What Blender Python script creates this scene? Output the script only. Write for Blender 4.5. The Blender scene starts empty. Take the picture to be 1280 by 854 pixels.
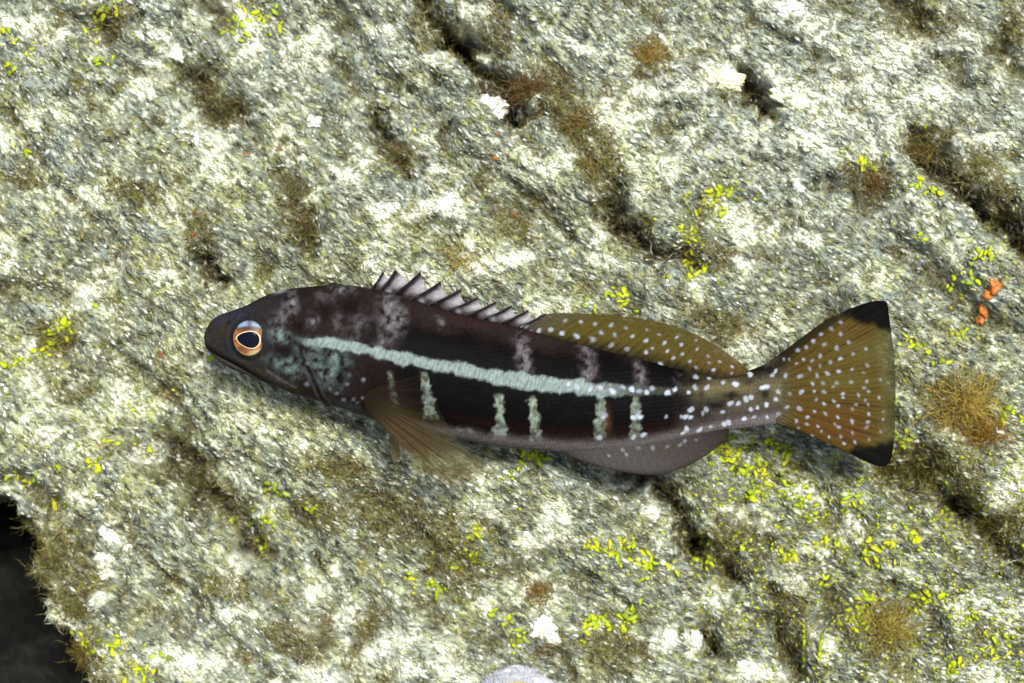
import bpy, math, random
import numpy as np
from mathutils import Matrix, Vector

C = bpy.context.scene.collection
SC = bpy.context.scene
random.seed(7)
RNG = np.random.default_rng(11)

# ------------------------------------------------------------------ frame, camera, light
S = 0.0003            # metres for one photo pixel at the fish's plane
D = 0.80              # camera to fish
ZR = -106.0           # mean rock surface behind the fish, in pixels
M = Matrix.Rotation(math.radians(60), 4, 'X')     # rock slope: local z is the slope's normal

cam = bpy.data.cameras.new('camera')
cam.sensor_width = 36
cam.lens = 36 * D / (1280 * S)
cam.clip_start = 0.01
cam.clip_end = 200
cam.dof.use_dof = True
cam.dof.focus_distance = D - 0.012
cam.dof.aperture_fstop = 8
cam_o = bpy.data.objects.new('camera', cam)
C.objects.link(cam_o)
cam_o.matrix_world = M @ Matrix.Translation((0, 0, D))
SC.camera = cam_o

SUN_LOCAL = Vector((0.17, 0.27, 0.945)).normalized()
sd = (M.to_3x3() @ SUN_LOCAL).normalized()
sun = bpy.data.lights.new('sun', 'SUN')
sun.energy = 4.1
sun.angle = math.radians(11)
sun.color = (1.0, 0.99, 0.925)
sun_o = bpy.data.objects.new('sun', sun)
C.objects.link(sun_o)
sun_o.rotation_euler = (-sd).to_track_quat('-Z', 'Y').to_euler()
sun_o.location = (0.5, -1, 2)

w = bpy.data.worlds.new('World')
SC.world = w
w.use_nodes = True
nt = w.node_tree
nt.nodes.clear()
sky = nt.nodes.new('ShaderNodeTexSky')
sky.sky_type = 'NISHITA'
sky.sun_disc = False
sky.sun_elevation = math.asin(sd.z)
sky.sun_rotation = math.atan2(sd.x, sd.y)
bg = nt.nodes.new('ShaderNodeBackground')
bg.inputs['Strength'].default_value = 0.10
wo = nt.nodes.new('ShaderNodeOutputWorld')
nt.links.new(sky.outputs[0], bg.inputs[0])
nt.links.new(bg.outputs[0], wo.inputs[0])
SC.view_settings.view_transform = 'Standard'
SC.view_settings.look = 'None'
SC.view_settings.exposure = 0.90
SC.view_settings.gamma = 1
SC.cycles.max_bounces = 6
SC.cycles.transparent_max_bounces = 12

# ------------------------------------------------------------------ numeric helpers
def lin(r, g, b):
    c = np.array([r, g, b], float) / 255
    return np.where(c <= 0.04045, c / 12.92, ((c + 0.055) / 1.055) ** 2.4)

def ss(a, b, x):
    t = np.clip((x - a) / (b - a), 0, 1)
    return t * t * (3 - 2 * t)

def _hash(ix, iy, seed):
    h = (ix.astype(np.int64) * 374761393 + iy.astype(np.int64) * 668265263 + seed * 1274126177) & 0xFFFFFFFF
    h = ((h ^ (h >> 13)) * 1274126177) & 0xFFFFFFFF
    h = (h ^ (h >> 16)) & 0xFFFFFFFF
    h = (h * 2246822519) & 0xFFFFFFFF
    return ((h ^ (h >> 15)) & 0xFFFF) / 65535.0

def noise(x, y, lam, seed=0):
    """gradient noise, about -1..1"""
    x0 = np.asarray(x, float) / lam; y0 = np.asarray(y, float) / lam
    x = 0.819 * x0 + 0.574 * y0 + 1000.37 + seed * 0.173
    y = -0.574 * x0 + 0.819 * y0 + 1000.71 + seed * 0.311
    ix = np.floor(x); iy = np.floor(y)
    fx = x - ix; fy = y - iy
    u = fx * fx * fx * (fx * (fx * 6 - 15) + 10)
    v = fy * fy * fy * (fy * (fy * 6 - 15) + 10)
    def g(dx, dy):
        a = _hash(ix + dx, iy + dy, seed) * 2 * math.pi
        return np.cos(a) * (fx - dx) + np.sin(a) * (fy - dy)
    n = (g(0, 0) * (1 - u) + g(1, 0) * u) * (1 - v) + (g(0, 1) * (1 - u) + g(1, 1) * u) * v
    return n * 1.5

def fbm(x, y, lam, seed=0, octv=3, gain=0.5):
    t = 0; a = 1.0
    for i in range(octv):
        t = t + a * noise(x, y, lam / 2 ** i, seed + i * 17)
        a *= gain
    return t

def rot(x, y, deg):
    a = math.radians(deg)
    return x * math.cos(a) + y * math.sin(a), -x * math.sin(a) + y * math.cos(a)

def flow_deg(x, y):
    """lie of the turf on the rock (degrees, down to the right)"""
    return 43 - np.clip(x / 1280, -0.1, 1.1) * (10 + 17 * np.clip(y / 854, 0, 1))

def combed(x, y, lam, ratio, seed=0):
    th = flow_deg(x, y)
    out = 0; ws = 0
    for k, d in enumerate((42, 30, 18)):
        wgt = np.clip(1 - np.abs(th - d) / 13, 0, 1) + (1e-3)
        u, v = rot(x, y, d)
        out = out + wgt * noise(u / ratio, v, lam, seed + 31 * k)
        ws = ws + wgt * wgt
    return out / np.sqrt(ws)

def segd(x, y, pts):
    """distance to a polyline, and 0..1 position along it"""
    best = np.full(np.shape(x), 1e9); tt = np.zeros(np.shape(x))
    n = len(pts) - 1
    for i in range(n):
        ax, ay = pts[i]; bx, by = pts[i + 1]
        dx, dy = bx - ax, by - ay
        t = np.clip(((x - ax) * dx + (y - ay) * dy) / (dx * dx + dy * dy), 0, 1)
        d = np.hypot(x - ax - t * dx, y - ay - t * dy)
        m = d < best
        best = np.where(m, d, best); tt = np.where(m, (i + t) / n, tt)
    return best, tt

def curve(pts):
    """smooth y(x) through points (monotone cubic)"""
    p = np.array(sorted(pts), float)
    X, Y = p[:, 0], p[:, 1]
    h = np.diff(X); d = np.diff(Y) / h
    m = np.zeros(len(X))
    m[0], m[-1] = d[0], d[-1]
    for i in range(1, len(X) - 1):
        if d[i - 1] * d[i] > 0:
            w1 = 2 * h[i] + h[i - 1]; w2 = h[i] + 2 * h[i - 1]
            m[i] = (w1 + w2) / (w1 / d[i - 1] + w2 / d[i])
    def f(x):
        x = np.clip(np.asarray(x, float), X[0], X[-1])
        i = np.clip(np.searchsorted(X, x) - 1, 0, len(X) - 2)
        t = (x - X[i]) / h[i]
        return ((1 + 2 * t) * (1 - t) ** 2 * Y[i] + t * (1 - t) ** 2 * h[i] * m[i]
                + t * t * (3 - 2 * t) * Y[i + 1] + t * t * (t - 1) * h[i] * m[i + 1])
    return f

def path(pts, n):
    """n points evenly along a smooth path through pts"""
    p = np.array(pts, float)
    q = [2 * p[0] - p[1]] + list(p) + [2 * p[-1] - p[-2]]
    out = []
    for i in range(1, len(q) - 2):
        for t in np.linspace(0, 1, 24, endpoint=False):
            a, b, c, d = q[i - 1], q[i], q[i + 1], q[i + 2]
            out.append(0.5 * (2 * b + (c - a) * t + (2 * a - 5 * b + 4 * c - d) * t * t + (3 * b - a - 3 * c + d) * t ** 3))
    out.append(p[-1]); out = np.array(out)
    L = np.concatenate([[0], np.cumsum(np.hypot(*np.diff(out, axis=0).T))])
    s = np.linspace(0, L[-1], n)
    return np.stack([np.interp(s, L, out[:, 0]), np.interp(s, L, out[:, 1])], 1)

# ------------------------------------------------------------------ object helpers
def mesh_np(name, verts, faces, col=None, smooth=True):
    """verts Nx3, faces a list of integer arrays (each Kx3 or Kx4), col Nx3"""
    me = bpy.data.meshes.new(name)
    verts = np.asarray(verts, np.float32)
    faces = [np.asarray(f, np.int32) for f in faces if len(f)]
    me.vertices.add(len(verts))
    me.vertices.foreach_set('co', verts.ravel())
    nl = sum(f.size for f in faces)
    npol = sum(len(f) for f in faces)
    me.loops.add(nl)
    me.loops.foreach_set('vertex_index', np.concatenate([f.ravel() for f in faces]))
    me.polygons.add(npol)
    tot = np.concatenate([np.full(len(f), f.shape[1], np.int32) for f in faces])
    me.polygons.foreach_set('loop_start', np.concatenate([[0], np.cumsum(tot)[:-1]]).astype(np.int32))
    me.polygons.foreach_set('loop_total', tot)
    me.polygons.foreach_set('use_smooth', np.full(npol, bool(smooth)))
    if col is not None:
        a = me.color_attributes.new('Col', 'FLOAT_COLOR', 'POINT')
        c = np.ones((len(verts), 4), np.float32)
        c[:, :col.shape[1]] = col
        a.data.foreach_set('color', c.ravel())
    me.update(calc_edges=True)
    me.validate()
    return me

def link(name, me, mat, parent=None, mw=None):
    o = bpy.data.objects.new(name, me)
    C.objects.link(o)
    if me is not None and mat is not None and not me.materials:
        me.materials.append(mat)
    if parent is not None:
        o.parent = parent
        if mw is not None:
            o.matrix_local = mw
    else:
        o.matrix_world = M @ mw if mw is not None else M
    return o

def tag(o, label, cat=None, group=None, kind=None):
    o['label'] = label
    if cat: o['category'] = cat
    if group: o['group'] = group
    if kind: o['kind'] = kind
    return o

def grid_faces(nu, nv, wrap=False):
    """vertex (i,j) = i*nv+j; wrap closes j"""
    i = np.arange(nu - 1)[:, None]
    j = np.arange(nv if wrap else nv - 1)[None, :]
    j2 = (j + 1) % nv
    return np.stack([i * nv + j, (i + 1) * nv + j, (i + 1) * nv + j2, i * nv + j2], -1).reshape(-1, 4)

def colour_material(name, rough=0.7, spec=0.2, bump=0.0, bump_scale=900, var=0.25, var_scale=500, transl=0.0, alpha=1.0, alpha_attr=False, sss=0.0, coat=0.0):
    m = bpy.data.materials.new(name)
    m.use_nodes = True
    n = m.node_tree; n.nodes.clear(); L = n.links
    out = n.nodes.new('ShaderNodeOutputMaterial')
    p = n.nodes.new('ShaderNodeBsdfPrincipled')
    at = n.nodes.new('ShaderNodeAttribute'); at.attribute_name = 'Col'
    tc = n.nodes.new('ShaderNodeTexCoord')
    nz = n.nodes.new('ShaderNodeTexNoise')
    nz.inputs['Scale'].default_value = var_scale; nz.inputs['Detail'].default_value = 3
    L.new(tc.outputs['Object'], nz.inputs['Vector'])
    mr = n.nodes.new('ShaderNodeMapRange')
    mr.inputs['From Min'].default_value = 0.3; mr.inputs['From Max'].default_value = 0.7
    mr.inputs['To Min'].default_value = 1 - var; mr.inputs['To Max'].default_value = 1 + var
    L.new(nz.outputs['Fac'], mr.inputs['Value'])
    mx = n.nodes.new('ShaderNodeVectorMath'); mx.operation = 'SCALE'
    L.new(at.outputs['Color'], mx.inputs[0]); L.new(mr.outputs[0], mx.inputs['Scale'])
    L.new(mx.outputs[0], p.inputs['Base Color'])
    p.inputs['Roughness'].default_value = rough
    p.inputs['Specular IOR Level'].default_value = spec
    if coat:
        p.inputs['Coat Weight'].default_value = coat
        p.inputs['Coat Roughness'].default_value = 0.15
    if bump:
        nb = n.nodes.new('ShaderNodeTexNoise')
        nb.inputs['Scale'].default_value = bump_scale; nb.inputs['Detail'].default_value = 4
        L.new(tc.outputs['Object'], nb.inputs['Vector'])
        b = n.nodes.new('ShaderNodeBump')
        b.inputs['Strength'].default_value = bump; b.inputs['Distance'].default_value = 0.001
        L.new(nb.outputs['Fac'], b.inputs['Height']); L.new(b.outputs[0], p.inputs['Normal'])
    sh = p.outputs[0]
    if transl:
        t = n.nodes.new('ShaderNodeBsdfTranslucent'); L.new(mx.outputs[0], t.inputs['Color'])
        ms = n.nodes.new('ShaderNodeMixShader'); ms.inputs[0].default_value = transl
        L.new(sh, ms.inputs[1]); L.new(t.outputs[0], ms.inputs[2]); sh = ms.outputs[0]
    if alpha < 1 or alpha_attr:
        t = n.nodes.new('ShaderNodeBsdfTransparent')
        ms = n.nodes.new('ShaderNodeMixShader'); ms.inputs[0].default_value = alpha
        if alpha_attr: L.new(at.outputs['Alpha'], ms.inputs[0])
        L.new(t.outputs[0], ms.inputs[1]); L.new(sh, ms.inputs[2]); sh = ms.outputs[0]
    L.new(sh, out.inputs['Surface'])
    return m

# ------------------------------------------------------------------ the rock
KR = (D - ZR * S) / D        # the rock lies farther off than the fish: a photo pixel covers more of it
def axis(lo, hi, step):
    mid = np.arange(lo, hi + step, step)
    g = []; d = step; p = hi
    while p < 9000:
        d *= 1.35; p += d; g.append(p)
    h = []; d = step; p = lo
    while p > -9000:
        d *= 1.35; p -= d; h.append(p)
    return np.concatenate([h[::-1], mid, g])

STEP = 1.9
gx = axis(-150, 1430, STEP); gy = axis(-150, 1004, STEP)
GX, GY = np.meshgrid(gx, gy, indexing='ij')
X, Y = GX.ravel(), GY.ravel()

def blob(x, y, cx, cy, rx, ry, deg=0, soft=0.55, rag=0.35, seed=1):
    u, v = rot(x - cx, y - cy, deg)
    r = np.hypot(u / rx, v / ry)
    r = r + rag * NB + 0.5 * rag * NC
    return 1 - ss(1 - soft, 1 + soft, r)

NB = fbm(X, Y, 34, 201, 3)
NC = noise(X, Y, 8, 207)
WX = 13 * noise(X, Y, 42, 221) + 7 * noise(X, Y, 15, 222)
WY = 13 * noise(X, Y, 42, 231) + 7 * noise(X, Y, 15, 232)

U40, V40 = rot(X, Y, 42)
H = 20 * fbm(X, Y, 300, 1, 2) + 13 * noise(U40 / 2.6, V40, 95, 5) + 15 * fbm(X, Y, 85, 9, 2)
# broken ledges that run down to the right
led = noise(U40 / 3.0, V40 + 20 * noise(X, Y, 120, 15), 120, 12)
H += 24 * (ss(-0.08, 0.10, led) - 0.5) + 12 * (ss(0.24, 0.36, led) - 0.5)
H += 10 * fbm(X, Y, 32, 21, 2)

# crevices: polyline, half width, depth
CREV = [
    ([(516, -40), (536, 15), (560, 42), (578, 62)], 10, 60), ([(560, 42), (590, 66), (604, 88), (624, 106), (640, 128), (650, 150)], 15, 90),
    ([(650, 150), (690, 150), (712, 170), (745, 215), (775, 262)], 12, 26),
    ([(770, 268), (795, 300), (822, 318), (858, 322)], 17, 62),
    ([(1150, 165), (1180, 210), (1205, 240), (1235, 258), (1262, 275), (1300, 318)], 14, 62), ([(1235, 258), (1275, 300), (1290, 330)], 14, 40),
    ([(928, 92), (944, 112), (966, 138)], 11, 75),
    ([(250, 326), (262, 342), (270, 356)], 11, 62), ([(352, 222), (378, 270), (392, 308)], 17, 34),
    ([(462, 150), (486, 180), (510, 212)], 13, 45), ([(425, 75), (442, 115)], 9, 26),
    ([(232, 92), (262, 130), (296, 140)], 19, 44),
    ([(206, 570), (232, 588), (262, 628), (292, 655), (316, 690)], 19, 62),
    ([(838, 630), (856, 660), (872, 690)], 14, 62), ([(872, 690), (905, 712), (918, 730)], 11, 40),
    ([(958, 735), (985, 790), (996, 850)], 13, 36), ([(886, 796), (896, 822)], 12, 60), ([(388, 706), (398, 716)], 7, 40),
    ([(1116, 590), (1165, 612), (1205, 640)], 20, 50), ([(1205, 640), (1245, 668), (1272, 700), (1310, 740)], 16, 52),
    ([(786, 594), (812, 606), (836, 618)], 10, 50), ([(1040, 230), (1100, 245)], 12, 22),
    ([(1150, 570), (1160, 590)], 15, 35), ([(1180, 75), (1205, 100)], 10, 30), ([(1118, -5), (1150, 18)], 14, 40),
    ([(120, 20), (142, 42)], 12, 40), ([(250, 0), (275, 18)], 12, 36), ([(600, 640), (622, 690), (640, 720)], 16, 22),
    ([(700, 820), (720, 850)], 9, 26), ([(1140, 185), (1160, 205)], 10, 30), ([(560, 80), (610, 60)], 10, 14), ([(20, 600), (60, 640)], 12, 30),
    ([(1040, 745), (1010, 800)], 12, 26), ([(930, 640), (960, 690)], 10, 22), ([(1260, 60), (1290, 90)], 14, 30),
    ([(300, 240), (330, 275)], 9, 18), ([(160, 640), (190, 700)], 10, 18), ([(700, 640), (730, 640)], 8, 14), ([(560, 620), (600, 600)], 12, 18),
]
CRV = np.zeros_like(X)
for pts, hw, dep in CREV:
    d, _ = segd(X + WX, Y + WY, pts)
    k = np.exp(-(d / (1.2 * hw)) ** 2)
    H -= 1.12 * dep * k
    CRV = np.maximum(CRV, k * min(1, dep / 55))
# scattered small pits
pit = ss(0.46, 0.75, noise(X, Y, 26, 301)) * ss(-0.1, 0.4, noise(X, Y, 160, 302))
H -= 13 * pit
# the hollow under the edge of the rock, at the lower left
EDGE = curve([(-400, 560), (-150, 590), (0, 640), (24, 650), (38, 700), (52, 745), (78, 790), (104, 822), (124, 862), (150, 1004), (170, 1150)])
def hollow_d(x, y):
    xe = np.interp(y, [560, 600, 636, 655, 690, 735, 780, 815, 850, 900, 1000, 1100], [-60, -30, 4, 30, 40, 50, 72, 98, 118, 128, 100, 40])
    return xe - x
hd = hollow_d(X + WX, Y + WY) - 17
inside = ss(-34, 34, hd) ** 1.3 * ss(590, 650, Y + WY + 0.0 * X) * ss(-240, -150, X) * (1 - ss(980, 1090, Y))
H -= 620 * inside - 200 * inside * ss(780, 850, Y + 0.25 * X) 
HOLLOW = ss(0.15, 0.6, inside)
# crumbly turf
tf = 1 - 0.55 * HOLLOW
c1 = combed(X, Y, 9.5, 2.6, 41); c2 = combed(X, Y, 5.6, 3.0, 43); c3 = noise(X, Y, 14, 45)
H += tf * (2.6 * c3 + 2.9 * c1 + 2.0 * c2) * (0.7 + 0.5 * noise(X, Y, 110, 47))
H = np.where(H > 22, 22 + (H - 22) * 0.4, H)
fine = (X > -160) & (X < 1440) & (Y > -160) & (Y < 1014)
H = np.where(fine, H, np.clip(H, -60, 60))

# colour of the growths on the rock
GREY = lin(116, 122, 106); BLUE = lin(120, 129, 122); CREAM = lin(174, 179, 140); OLIVE = lin(108, 102, 54)
BROWN = lin(72, 58, 32); WHITE = lin(222, 224, 204); DARK = lin(26, 27, 22); YEL = lin(154, 152, 90)
def mix(a, b, t):
    t = np.asarray(t)[:, None]
    return a * (1 - t) + b * t

col = np.tile(GREY, (len(X), 1))
n1 = fbm(X, Y, 190, 61, 3); n2 = fbm(X, Y, 75, 67, 3); n3 = fbm(X, Y, 40, 71, 3)
col = mix(col, BLUE, ss(-0.1, 0.4, n1))
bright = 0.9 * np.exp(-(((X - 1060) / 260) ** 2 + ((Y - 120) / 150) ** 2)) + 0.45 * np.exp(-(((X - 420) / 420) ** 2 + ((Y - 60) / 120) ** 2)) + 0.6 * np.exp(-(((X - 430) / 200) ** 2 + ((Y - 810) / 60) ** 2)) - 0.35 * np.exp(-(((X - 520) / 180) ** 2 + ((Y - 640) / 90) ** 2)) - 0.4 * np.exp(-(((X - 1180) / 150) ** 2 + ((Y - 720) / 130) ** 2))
warm = 0.55 * np.exp(-(((X - 120) / 330) ** 2 + ((Y - 470) / 190) ** 2)) + 0.4 * np.exp(-(((X - 640) / 260) ** 2 + ((Y - 320) / 80) ** 2)) \
     + 0.35 * np.exp(-(((X - 1160) / 170) ** 2 + ((Y - 600) / 260) ** 2)) + 0.35 * np.exp(-(((X - 520) / 240) ** 2 + ((Y - 800) / 90) ** 2)) \
     + 0.3 * np.exp(-(((X - 760) / 90) ** 2 + ((Y - 170) / 120) ** 2))
col = mix(col, CREAM, np.clip(0.75 * ss(0.02, 0.5, n2 + 0.7 * warm - 0.12), 0, 1))
col = mix(col, OLIVE, 0.62 * ss(0.05, 0.5, n3 * 0.8 + 0.5 * n1 + 0.45 * warm - 0.18))
col = mix(col, YEL, 0.5 * ss(0.25, 0.6, noise(X, Y, 55, 77) + 0.5 * warm - 0.1))
col = mix(col, BROWN, 0.55 * ss(0.3, 0.65, noise(X, Y, 48, 79)))

WH = [(38, 32, 42, 13, 8), (60, 40, 20, 10, 0), (212, 62, 26, 15, 30), (170, 105, 18, 12, 40), (195, 85, 20, 12, 40), (95, 375, 40, 14, -30), (130, 345, 24, 13, -20),
      (205, 345, 20, 8, 0), (560, 262, 24, 18, -20), (545, 215, 14, 8, 0), (530, 265, 30, 10, -20), (632, 326, 30, 11, -10), (590, 335, 30, 10, 0),
      (902, 92, 36, 17, 8), (862, 110, 18, 10, 0), (985, 8, 26, 12, 0), (1010, 178, 26, 14, 15), (1085, 85, 46, 12, 0), (1125, 60, 40, 20, 0), (1060, 150, 36, 14, 20), (1000, 118, 40, 18, 20),
      (1230, 175, 34, 10, 0), (1100, 185, 26, 8, 25), (670, 675, 34, 20, -20), (695, 645, 20, 12, 0), (820, 620, 20, 12, 50), (815, 640, 14, 10, 0),
      (485, 810, 36, 16, -30), (440, 775, 22, 12, -20), (225, 830, 40, 18, 20), (280, 770, 18, 12, 0), (135, 668, 26, 13, 50), (128, 705, 16, 10, 60), (122, 750, 10, 9, 0),
      (990, 730, 20, 10, 20), (1230, 840, 20, 14, 0), (955, 848, 30, 12, 0), (870, 805, 14, 22, 0), (180, 570, 20, 12, 0), (290, 590, 26, 10, 30), (830, 800, 18, 18, 0), (1050, 110, 30, 8, 0),
      (395, 845, 30, 14, 0), (500, 835, 24, 10, 0), (300, 705, 22, 9, 30), (1180, 120, 22, 10, 20), (1210, 40, 30, 10, 10), (60, 545, 26, 9, -20), (330, 535, 18, 8, 20), (430, 215, 22, 10, 30), (478, 262, 16, 9, 0),
      (1130, 720, 22, 9, 10), (1020, 690, 18, 8, 10), (915, 545, 30, 9, 10), (760, 330, 24, 9, 20), (820, 385, 20, 8, 20), (1010, 300, 26, 10, 20), (930, 330, 18, 8, 20), (480, 40, 22, 8, 20), (720, 60, 20, 9, 20)]
wm = np.zeros_like(X)
for cx, cy, rx, ry, dg in WH:
    sel = (np.abs(X - cx) < 2.2 * rx + 40) & (np.abs(Y - cy) < 2.2 * rx + 40)
    ii = np.nonzero(sel)[0]
    u, v = rot(X[ii] - cx, Y[ii] - cy, dg)
    r = np.hypot(u / rx, v / ry) + 0.55 * NB[ii] + 0.22 * NC[ii]
    wm[ii] = np.maximum(wm[ii], 1 - ss(0.7, 1.25, r))
wm = np.maximum(wm, 0.85 * ss(0.42, 0.66, n2 - 0.1 * n1 + 0.25 * NC + 0.30 * bright))
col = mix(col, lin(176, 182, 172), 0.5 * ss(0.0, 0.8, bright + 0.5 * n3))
col = mix(col, WHITE, 0.88 * wm)
H += 3.5 * wm

BR = [(262, 128, 34, 22, 30), (372, 270, 22, 44, -25), (690, 115, 30, 34, 30), (720, 160, 32, 26, 40), (745, 200, 28, 40, -30), (812, 78, 24, 26, 0), (792, 290, 36, 24, 40), (500, 195, 22, 26, -40),
      (1090, 222, 36, 18, 20), (1160, 170, 30, 20, 0), (1240, 245, 44, 22, 35), (1200, 510, 48, 40, 0), (1170, 590, 60, 36, 20), (1100, 790, 44, 36, 0), (1250, 660, 40, 40, 0), (915, 690, 40, 40, 60),
      (990, 790, 24, 60, -10), (260, 620, 22, 50, -30), (280, 735, 44, 18, 20), (60, 425, 34, 20, 0), (80, 700, 30, 50, -25), (760, 810, 50, 26, 10), (680, 745, 22, 18, 0), (480, 640, 60, 30, 20), (560, 690, 60, 40, 40),
      (430, 590, 60, 20, 20), (250, 300, 22, 28, -20), (460, 780, 20, 30, 30), (370, 800, 40, 20, 30), (140, 30, 26, 20, 0), (540, 30, 30, 40, -30), (620, 40, 30, 20, 30), (1150, 30, 50, 24, 0), (1270, 30, 20, 30, 0),
      (880, 320, 40, 20, 0), (40, 690, 22, 50, -20), (78, 745, 20, 40, -30), (118, 815, 22, 36, -30), (900, 405, 50, 18, 20), (640, 275, 30, 18, 20), (1060, 520, 40, 24, 0), (180, 240, 40, 14, 0), (40, 230, 40, 12, 0), (400, 640, 30, 20, 0)]  # patches along the hollow's rim paint its brown shading
bm_ = np.zeros_like(X)
for cx, cy, rx, ry, dg in BR:
    sel = (np.abs(X - cx) < 2.4 * max(rx, ry) + 30) & (np.abs(Y - cy) < 2.4 * max(rx, ry) + 30)
    ii = np.nonzero(sel)[0]
    u, v = rot(X[ii] - cx, Y[ii] - cy, dg)
    r = np.hypot(u / rx, v / ry) + 0.5 * NB[ii] + 0.25 * NC[ii]
    bm_[ii] = np.maximum(bm_[ii], 1 - ss(0.5, 1.35, r))
col = mix(col, mix(np.tile(BROWN, (len(X), 1)), OLIVE, ss(-0.3, 0.4, n3)), 0.68 * bm_ * (1 - 0.6 * wm))
# darker stands of turf
lowr = np.exp(-(((X - 1120) / 260) ** 2 + ((Y - 740) / 150) ** 2)) + 0.7 * np.exp(-(((X - 520) / 170) ** 2 + ((Y - 640) / 80) ** 2))
col = mix(col, lin(66, 66, 46), (1 - 0.8 * wm) * np.clip(0.62 * ss(0.18, 0.6, noise(X, Y, 40, 351) + 0.6 * noise(X, Y, 17, 352) + 0.25 * lowr) + 0.30 * ss(.2, .9, lowr), 0, .8))
# grit: pale and dark grains lying in the turf
gr1 = combed(X, Y, 5.0, 3.4, 81); gr2 = combed(X, Y, 4.4, 3.6, 87); gr3 = combed(X, Y, 9, 2.6, 91)
col = mix(col, DARK, 0.78 * ss(0.08, 0.46, gr1 + 0.35 * gr3) * (1 - 0.55 * wm))
col = mix(col, lin(206, 209, 186), 0.66 * ss(0.16, 0.55, gr2 + 0.3 * gr3) * (1 - 0.5 * bm_))
col = mix(col, lin(150, 150, 60), 0.45 * ss(0.3, 0.6, noise(X, Y, 11, 95) + 0.25 * noise(X, Y, 60, 96) + 0.12 * warm))
# shade painted dark deep in the cracks and in the hollow
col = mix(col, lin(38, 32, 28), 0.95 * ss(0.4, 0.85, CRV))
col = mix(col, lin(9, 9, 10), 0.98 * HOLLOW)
col = np.clip(col, 0.004, 0.86)

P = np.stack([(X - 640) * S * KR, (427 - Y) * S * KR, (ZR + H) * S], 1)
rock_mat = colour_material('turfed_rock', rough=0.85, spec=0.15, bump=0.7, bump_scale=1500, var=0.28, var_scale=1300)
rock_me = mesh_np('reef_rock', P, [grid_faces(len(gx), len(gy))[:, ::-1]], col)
rock = tag(link('reef_rock', rock_me, rock_mat), 'pale turf covered reef rock with dark diagonal crevices', kind='structure')
# vertex normals in numpy for scattering
PG = P.reshape(len(gx), len(gy), 3)
du = np.gradient(PG, axis=0); dv = np.gradient(PG, axis=1)
NG = np.cross(dv, du); NG /= np.linalg.norm(NG, axis=-1, keepdims=True)
COLG = col.reshape(len(gx), len(gy), 3)
HG = H.reshape(len(gx), len(gy))

def on_rock(px, py, back=0):
    i = int(np.clip(np.searchsorted(gx, px), 1, len(gx) - 2)); j = int(np.clip(np.searchsorted(gy, py), 1, len(gy) - 2))
    h = np.median(HG[max(0, i - 3):i + 4, max(0, j - 3):j + 4])
    return Vector(((px - 640) * S * KR, (427 - py) * S * KR, (ZR + h - back) * S))
def rock_normal(px, py, r=6):
    i = int(np.searchsorted(gx, px)); j = int(np.searchsorted(gy, py))
    n = NG[max(0, i - r):i + r, max(0, j - r):j + r].reshape(-1, 3).mean(0)
    n[2] += 0.5
    return Vector(n).normalized()

def boxblur(A, k):
    for ax in (0, 1):
        c_ = np.cumsum(np.concatenate([np.take(A, [0] * (k + 1), ax), A, np.take(A, [-1] * k, ax)], ax), ax)
        n_ = A.shape[ax]
        A = (np.take(c_, range(2 * k + 1, 2 * k + 1 + n_), ax) - np.take(c_, range(0, n_), ax)) / (2 * k + 1) if c_.shape[ax] >= 2 * k + 1 + n_ else A
    return A
H2 = np.clip(HG, -60, 60)
LOWG = boxblur(boxblur(H2, 11), 11) - boxblur(H2, 2)          # how deep a spot lies below its surroundings
CRVG = CRV.reshape(len(gx), len(gy)); BMG = np.maximum(np.maximum(bm_, 0.9 * CRV).reshape(len(gx), len(gy)), 0.75 * ss(3.0, 10.0, LOWG)); WARMG = np.clip(warm + 0.3 * n3, 0, 1).reshape(len(gx), len(gy))  # brown turf also thickens in low spots, standing in for their shade
# loose grit and filaments of turf
i0, i1 = np.searchsorted(gx, [-60, 1340]); j0, j1 = np.searchsorted(gy, [-60, 914])
def pick(n):
    ii = RNG.integers(i0, i1, n); jj = RNG.integers(j0, j1, n)
    keep = HG[ii, jj] > -120
    return ii[keep], jj[keep]
def flow_dir(ii, jj, jitter):
    a = -np.radians(flow_deg(gx[ii], gy[jj]) + RNG.normal(0, jitter, len(ii)))
    n = NG[ii, jj]
    t = np.stack([np.cos(a), np.sin(a), np.zeros(len(a))], 1)
    t -= n * (t * n).sum(1, keepdims=True)
    t /= np.linalg.norm(t, axis=1, keepdims=True)
    return t, n, np.cross(n, t)
def shade_of(ii, jj, palette, wts, keep):
    base = COLG[ii, jj]
    pal = np.array(palette)[RNG.choice(len(palette), len(ii), p=wts)]
    return np.clip((base * keep + pal * (1 - keep)) * RNG.uniform(0.75, 1.25, (len(ii), 1)), 0.01, 0.88)

ii, jj = pick(40000)
t, n, b = flow_dir(ii, jj, 14)
sz = RNG.gamma(3.0, 0.36, (len(ii), 1)) + 0.65
cen = PG[ii, jj] + n * sz * 0.35 * S
a1 = t * sz * S * RNG.uniform(1.4, 3.2, sz.shape); a2 = b * sz * S * RNG.uniform(0.6, 1.0, sz.shape); a3 = n * sz * S * RNG.uniform(0.5, 0.9, sz.shape)
sk = RNG.uniform(-0.35, 0.35, (len(ii), 1))
gv = np.stack([cen + a1, cen - a1, cen + a2 + sk * a1, cen - a2 - sk * a1, cen + a3 + sk * a2, cen - a3], 1).reshape(-1, 3)
of = np.array([[0, 2, 4], [2, 1, 4], [1, 3, 4], [3, 0, 4], [2, 0, 5], [1, 2, 5], [3, 1, 5], [0, 3, 5]])
gf = (np.arange(len(ii))[:, None, None] * 6 + of[None]).reshape(-1, 3)
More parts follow.
